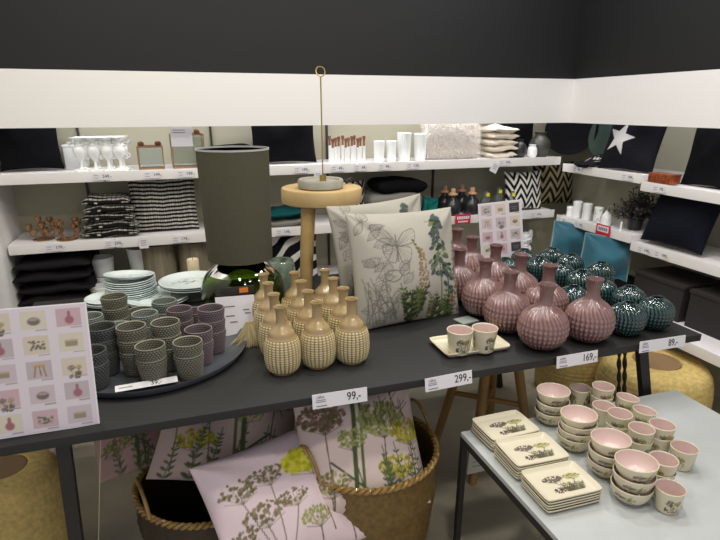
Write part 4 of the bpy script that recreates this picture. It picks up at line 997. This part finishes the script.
def gvase(x, y, r, h, label):
    o = thing('glass_vase', label, 'vase', (x, y, S2), 0, 'glass vases with yellow labels')
    gp = [(0, .001), (r*.9, .001), (r, .006), (r, h*.6), (r*.55, h*.78), (r*.5, h)]
    B().lathe(gp+[(max(p[0]-.0025, 0), p[1]+.0025) for p in gp[::-1]], n=32).build('glass', mat('smoke_glass', (210, 216, 214), .05, trans=.92), o)
    B().box((0, -r*.6, h*.86), (.024, .001, .022), (0, .15, 0)).build('yellow_label', M_yellow, o)
    B().lathe([(0, .004), (r*.86, .004), (r*.86, .038), (0, .038)], n=28).build('dark_filling', M_leg, o)
GX = [(1.873, 0.872), (1.976, 0.873), (2.046, 0.881)]
gvase(GX[0][0], 3.08, .036, .135, 'clear glass vase with yellow label, leftmost of three'); gvase(GX[1][0], 3.10, .034, .15, 'clear glass vase with yellow label, middle of three'); gvase(GX[2][0], 3.05, .026, .13, 'clear glass vase with yellow label, beside the zigzag cushion')
cushion('zigzag_cushion', 'black and white zigzag cushion on the middle shelf, right of the glass vases', 'cushion', (2.15, 3.09, .99), .28, .25, .09, M_cloth_attr, lean=.18, cv=zz, n=100, seed=2)
cushion('zigzag_cushion', 'black and tan zigzag cushion in the corner of the middle shelf', 'cushion', (2.46, 3.20, 1.01), .33, .29, .09, M_cloth_attr, lean=.12, yaw=-.05, cv=zig((26, 24, 20), (140, 128, 98), 3, 4, .5, .2), n=110, seed=3)
rs = thing('red_sign', 'small red and white sign below the black bottles', 'sign', ((1.664, 2.985, 0.851)))
B().box((0, 0, 0), (.105, .003, .06), None, .001).build('plate', M_red, rs)
b = B()
for q in range(6): b.box((-.036+.0145*q, -.002, .008), (.0115, .001, .018))
for q in range(5): b.box((-.028+.014*q, -.002, -.016), (.010, .001, .010))
b.build('white_print', M_paper, rs)
rs = thing('red_sign', 'small red-framed sign below the white mugs on the right wall', 'sign', (2.352, (2.552, 0.823)[0], (2.552, 0.823)[1]), -PI/2)
B().box((0, 0, 0), (.115, .003, .062), None, .001).build('plate', M_red, rs); B().box((0, -.002, .006), (.09, .001, .034)).build('white_print', M_paper, rs)
b = B()
for q in range(5): b.box((-.03+.015*q, -.003, .006), (.010, .001, .018))
b.build('lettering', M_grey_ink, rs)

# ------------------------------------------------------------------ bottom shelf and below, back wall
for k in range(4):
    cushion('dark_cushion', 'dark cushion at the left under the shelf, %s in the pile' % ['bottom', 'second from bottom', 'second from top', 'topmost'][k], 'cushion', (-.645+.012*(k % 2), 3.14, S3+.032+.062*k), .36, .30, .07, mat('near_black_cloth', (30, 27, 30), .9), lean=PI/2, group='pile of dark cushions', n=26, seed=k+50, pinch=.02)
def wpot(x, y, z, r, h, label):
    me = lathe([(0, 0), (r*.82, 0), (r*.86, .003), (r, h*.96), (r, h), (r*.93, h), (r*.8, .008), (0, .006)], 48); return sp(link('white_pot', me, M_ceram_white, None, (x, y, z)), label, 'pot', 'white pots on the low shelf')
WP = [(-0.413, 0.688), (-0.438, 0.584), (-0.318, 0.692), (-0.259, 0.703)]
wpot(WP[1][0], 3.07, S3, .055, .075, 'white pot at the lower left of the white pots'); wpot(WP[0][0]-.01, 3.18, S3, .056, .10, 'white pot under the upper left white pot'); wpot(WP[0][0]-.01, 3.18, S3+.101, .058, .105, 'upper left white pot standing on another')
wpot(WP[3][0]+.03, 3.22, S3, .070, .11, 'wide white pot below the rightmost upper one'); wpot(WP[3][0]+.03, 3.22, S3+.111, .072, .125, 'wide white pot standing highest, behind the plates'); wpot(WP[2][0]-.012, 3.10, S3, .052, .11, 'white pot between the taller white pots')
def drum(px, y, r, h, label):
    o = thing('wood_drum', label, 'planter', (px, y, S3), 0, 'grey wood-grain planters')
    B().lathe([(0, 0), (r*.97, 0), (r, .006), (r, h-.006), (r*.98, h-.004), (r*.9, h-.01), (r*.9, .012), (0, .012)], n=64).build('drum_body', M_driftwood, o)
    B().lathe([(r*.90, h-.008), (r*1.012, h-.008), (r*1.012, h+.004), (r*.90, h+.004), (r*.90, h-.008)], n=64).build('dark_rim', M_leg, o)
DX = [(-0.124, 0.688), (0.049, 0.696)]
drum(DX[0][0]-.005, 3.15, .088, .275, 'grey wood-grain cylinder planter with dark rim, left of two'); drum(DX[1][0]+.012, 3.15, .088, .275, 'grey wood-grain cylinder planter with dark rim, right of two behind the candle')
# crumpled white lantern
bm = bmesh.new(); rr = random.Random(9)
for (c, r, s3) in (((0, 0, .05), .055, (1, .9, 1.1)), ((0, 0, .135), .05, (1.15, .9, .9)), ((-.045, 0, .165), .022, (.7, .7, 1.3)), ((.05, 0, .165), .022, (.7, .7, 1.3)), ((.0, 0, .095), .04, (1, 1, .8))):
    q = bmesh.ops.create_icosphere(bm, subdivisions=3, radius=r)
    for v in q['verts']: v.co = Vector((v.co.x*s3[0], v.co.y*s3[1], v.co.z*s3[2]))*(1+rr.uniform(-.13, .13))+Vector(c)
me = bpy.data.meshes.new('paper'); bm.to_mesh(me); bm.free()
sp(link('paper_lantern', me, mat('white_foil', (238, 238, 240), .3, coat=.2), None, (2.195, 3.09, S3)), 'crumpled white paper lantern beside the picture board', 'lantern')

# ------------------------------------------------------------------ middle shelf, right wall (z = .833 / .798)
R2 = .8335
MUG = [(2.932, 0.821), (2.913, 0.849), (2.804, 0.850), (2.713, 0.848)]
for i, (yv, h, r, l) in enumerate(((MUG[0][0], .062, .026, 'shortest, at the left'), (MUG[1][0]-.04, .105, .028, 'second from the left'), (MUG[2][0]-.02, .105, .028, 'third from the left'), (MUG[3][0]-.03, .098, .026, 'patterned one beside the white bottle'))):
    cvm = Cv(80, 60, (236, 236, 236))
    if i == 3:
        for q in range(22): cvm.ell(random.random(), random.random(), .05, .03, (176, 178, 180), random.uniform(0, 3))
    me = lathe(dense([(0, 0), (r*.9, 0), (r, .004), (r*.97, h*.5), (r*1.02, h), (r*.9, h), (r*.85, .01), (0, .008)], .006), 48, None, lambda T, I, R, Z, c=cvm, h=h: c.samp(T/(2*PI), np.clip(Z/h, 0, 1))); me.materials.append(M_ceramic_attr)
    sp(link('white_mug', me, None, None, (2.42, yv, R2)), 'white tumbler on the right wall shelf, '+l, 'tumbler', 'white tumblers')
wbz = thing('white_bottle', 'white ceramic bottle with a bent metal spout', 'bottle', (2.43, (2.622, 0.852)[0], R2))
B().lathe(spline([(0, 0), (.026, 0), (.03, .02), (.028, .055), (.016, .075), (.013, .085)], 5)+[(0, .085)], n=32).build('bottle_body', M_ceram_white, wbz)
B().tube([(0, 0, .083), (0, -.004, .10), (.0, -.018, .115), (0, -.028, .135)], .0035, 8).build('spout', M_glass if False else mat('steel', (200, 200, 202), .25, metal=.9), wbz)
dp = thing('dried_plant', 'bushy dark dried plant in a white pot on the right wall shelf', 'plant', (2.50, 2.47, R2-.0))
b = B(); rr = random.Random(5)
for k in range(260):
    a = rr.uniform(0, 2*PI); el = rr.uniform(.25, 1.35); L = rr.uniform(.10, .19); d = Vector((math.cos(a)*math.cos(el), math.sin(a)*math.cos(el), math.sin(el)))
    p0 = Vector((0, 0, .06)); p1 = p0+d*L*.55; p2 = p0+d*L+Vector((0, 0, -.03*math.cos(el)))
    p2.x = max(-.125, min(p2.x, .19)); b.tube([p0, p1, p2], [.002, .0016, .0008], 4)
    for q in range(5):
        c = p1.lerp(p2, rr.random()); e = Vector((rr.uniform(-1, 1), rr.uniform(-1, 1), rr.uniform(-1, 1)))*.012; e2 = Vector((rr.uniform(-1, 1), rr.uniform(-1, 1), rr.uniform(-1, 1)))*.006
        b.face([c, c+e+e2, c+e*1.6, c+e-e2])
b.build('foliage', M_darkplant, dp)
B().lathe([(0, 0), (.035, 0), (.045, .065), (.041, .065), (.03, .01), (0, .01)], n=32).build('plant_pot', M_black_gl, dp)
sp(B().lathe([(0, 0), (.011, 0), (.011, .003), (.006, .006), (.006, .055), (0, .055)], n=16).build('white_candle', M_ceram_white, None, (2.385, (2.454, 0.829)[0], R2)), 'short thin white candle in front of the dried plant', 'candle')
cushion('navy_cushion', 'large dark navy cushion at the right edge of the middle shelf', 'cushion', (2.47, 2.14, .975), .38, .34, .13, M_navycloth, lean=R_(18), yaw=R_(-88), n=60, seed=14)
S_LOW = .502
# teal cushions on the low right shelf
def tealc(loc, w, h, lean, yaw, roll, label, seed):
    o = cushion('teal_cushion', label, 'cushion', loc, w, h, .09, M_teal, lean=lean, yaw=yaw, roll=roll, n=60, seed=seed, pinch=.04, wr=.013, group='teal velvet cushions')
    pts = []
    for (sx0, sz0, sx1, sz1) in ((-1, -1, 1, -1), (1, -1, 1, 1), (1, 1, -1, 1), (-1, 1, -1, -1)):
        for t in np.linspace(0, 1, 14)[:-1]:
            u, v = sx0+(sx1-sx0)*t, sz0+(sz1-sz0)*t; pts.append((w/2*u*(1-.03*(1-v*v)), 0, h/2*v*(1-.03*(1-u*u))))
    B().tube(pts, .0035, 6, closed=True).build('piping', M_tealedge, o)
for k, y in enumerate((2.80, 2.46)):
    cushion('dark_throw', 'near-black folded throw lying under the %s teal cushion' % ['left', 'right'][k], 'throw', (2.40, y, S_LOW+.034), .30, .32, .075, M_blackcloth, lean=PI/2, n=24, pinch=.01)
tealc((2.35, 2.80, .695), .25, .25, R_(24), R_(-36), R_(4), 'teal velvet cushion below the right wall shelf, left one', 61)
tealc((2.33, 2.475, .68), .27, .25, R_(24), R_(-38), R_(5), 'teal velvet cushion below the right wall shelf, right one', 62)
for k in range(2):
    bx = thing('dark_box', 'dark brown storage box on the low right shelf, %s' % ['next to the teal cushions', 'nearest the camera'][k], 'box', (2.50, 2.12-.36*k, .4402+.0))
    B().box((0, 0, .10), (.26, .32, .20), None, .006).build('box_body', mat('dark_brown_card', (34, 28, 27), .7), bx); B().box((0, 0, .205), (.27, .33, .018), None, .004).build('box_lid', mat('dark_brown_lid', (40, 33, 31), .7), bx)
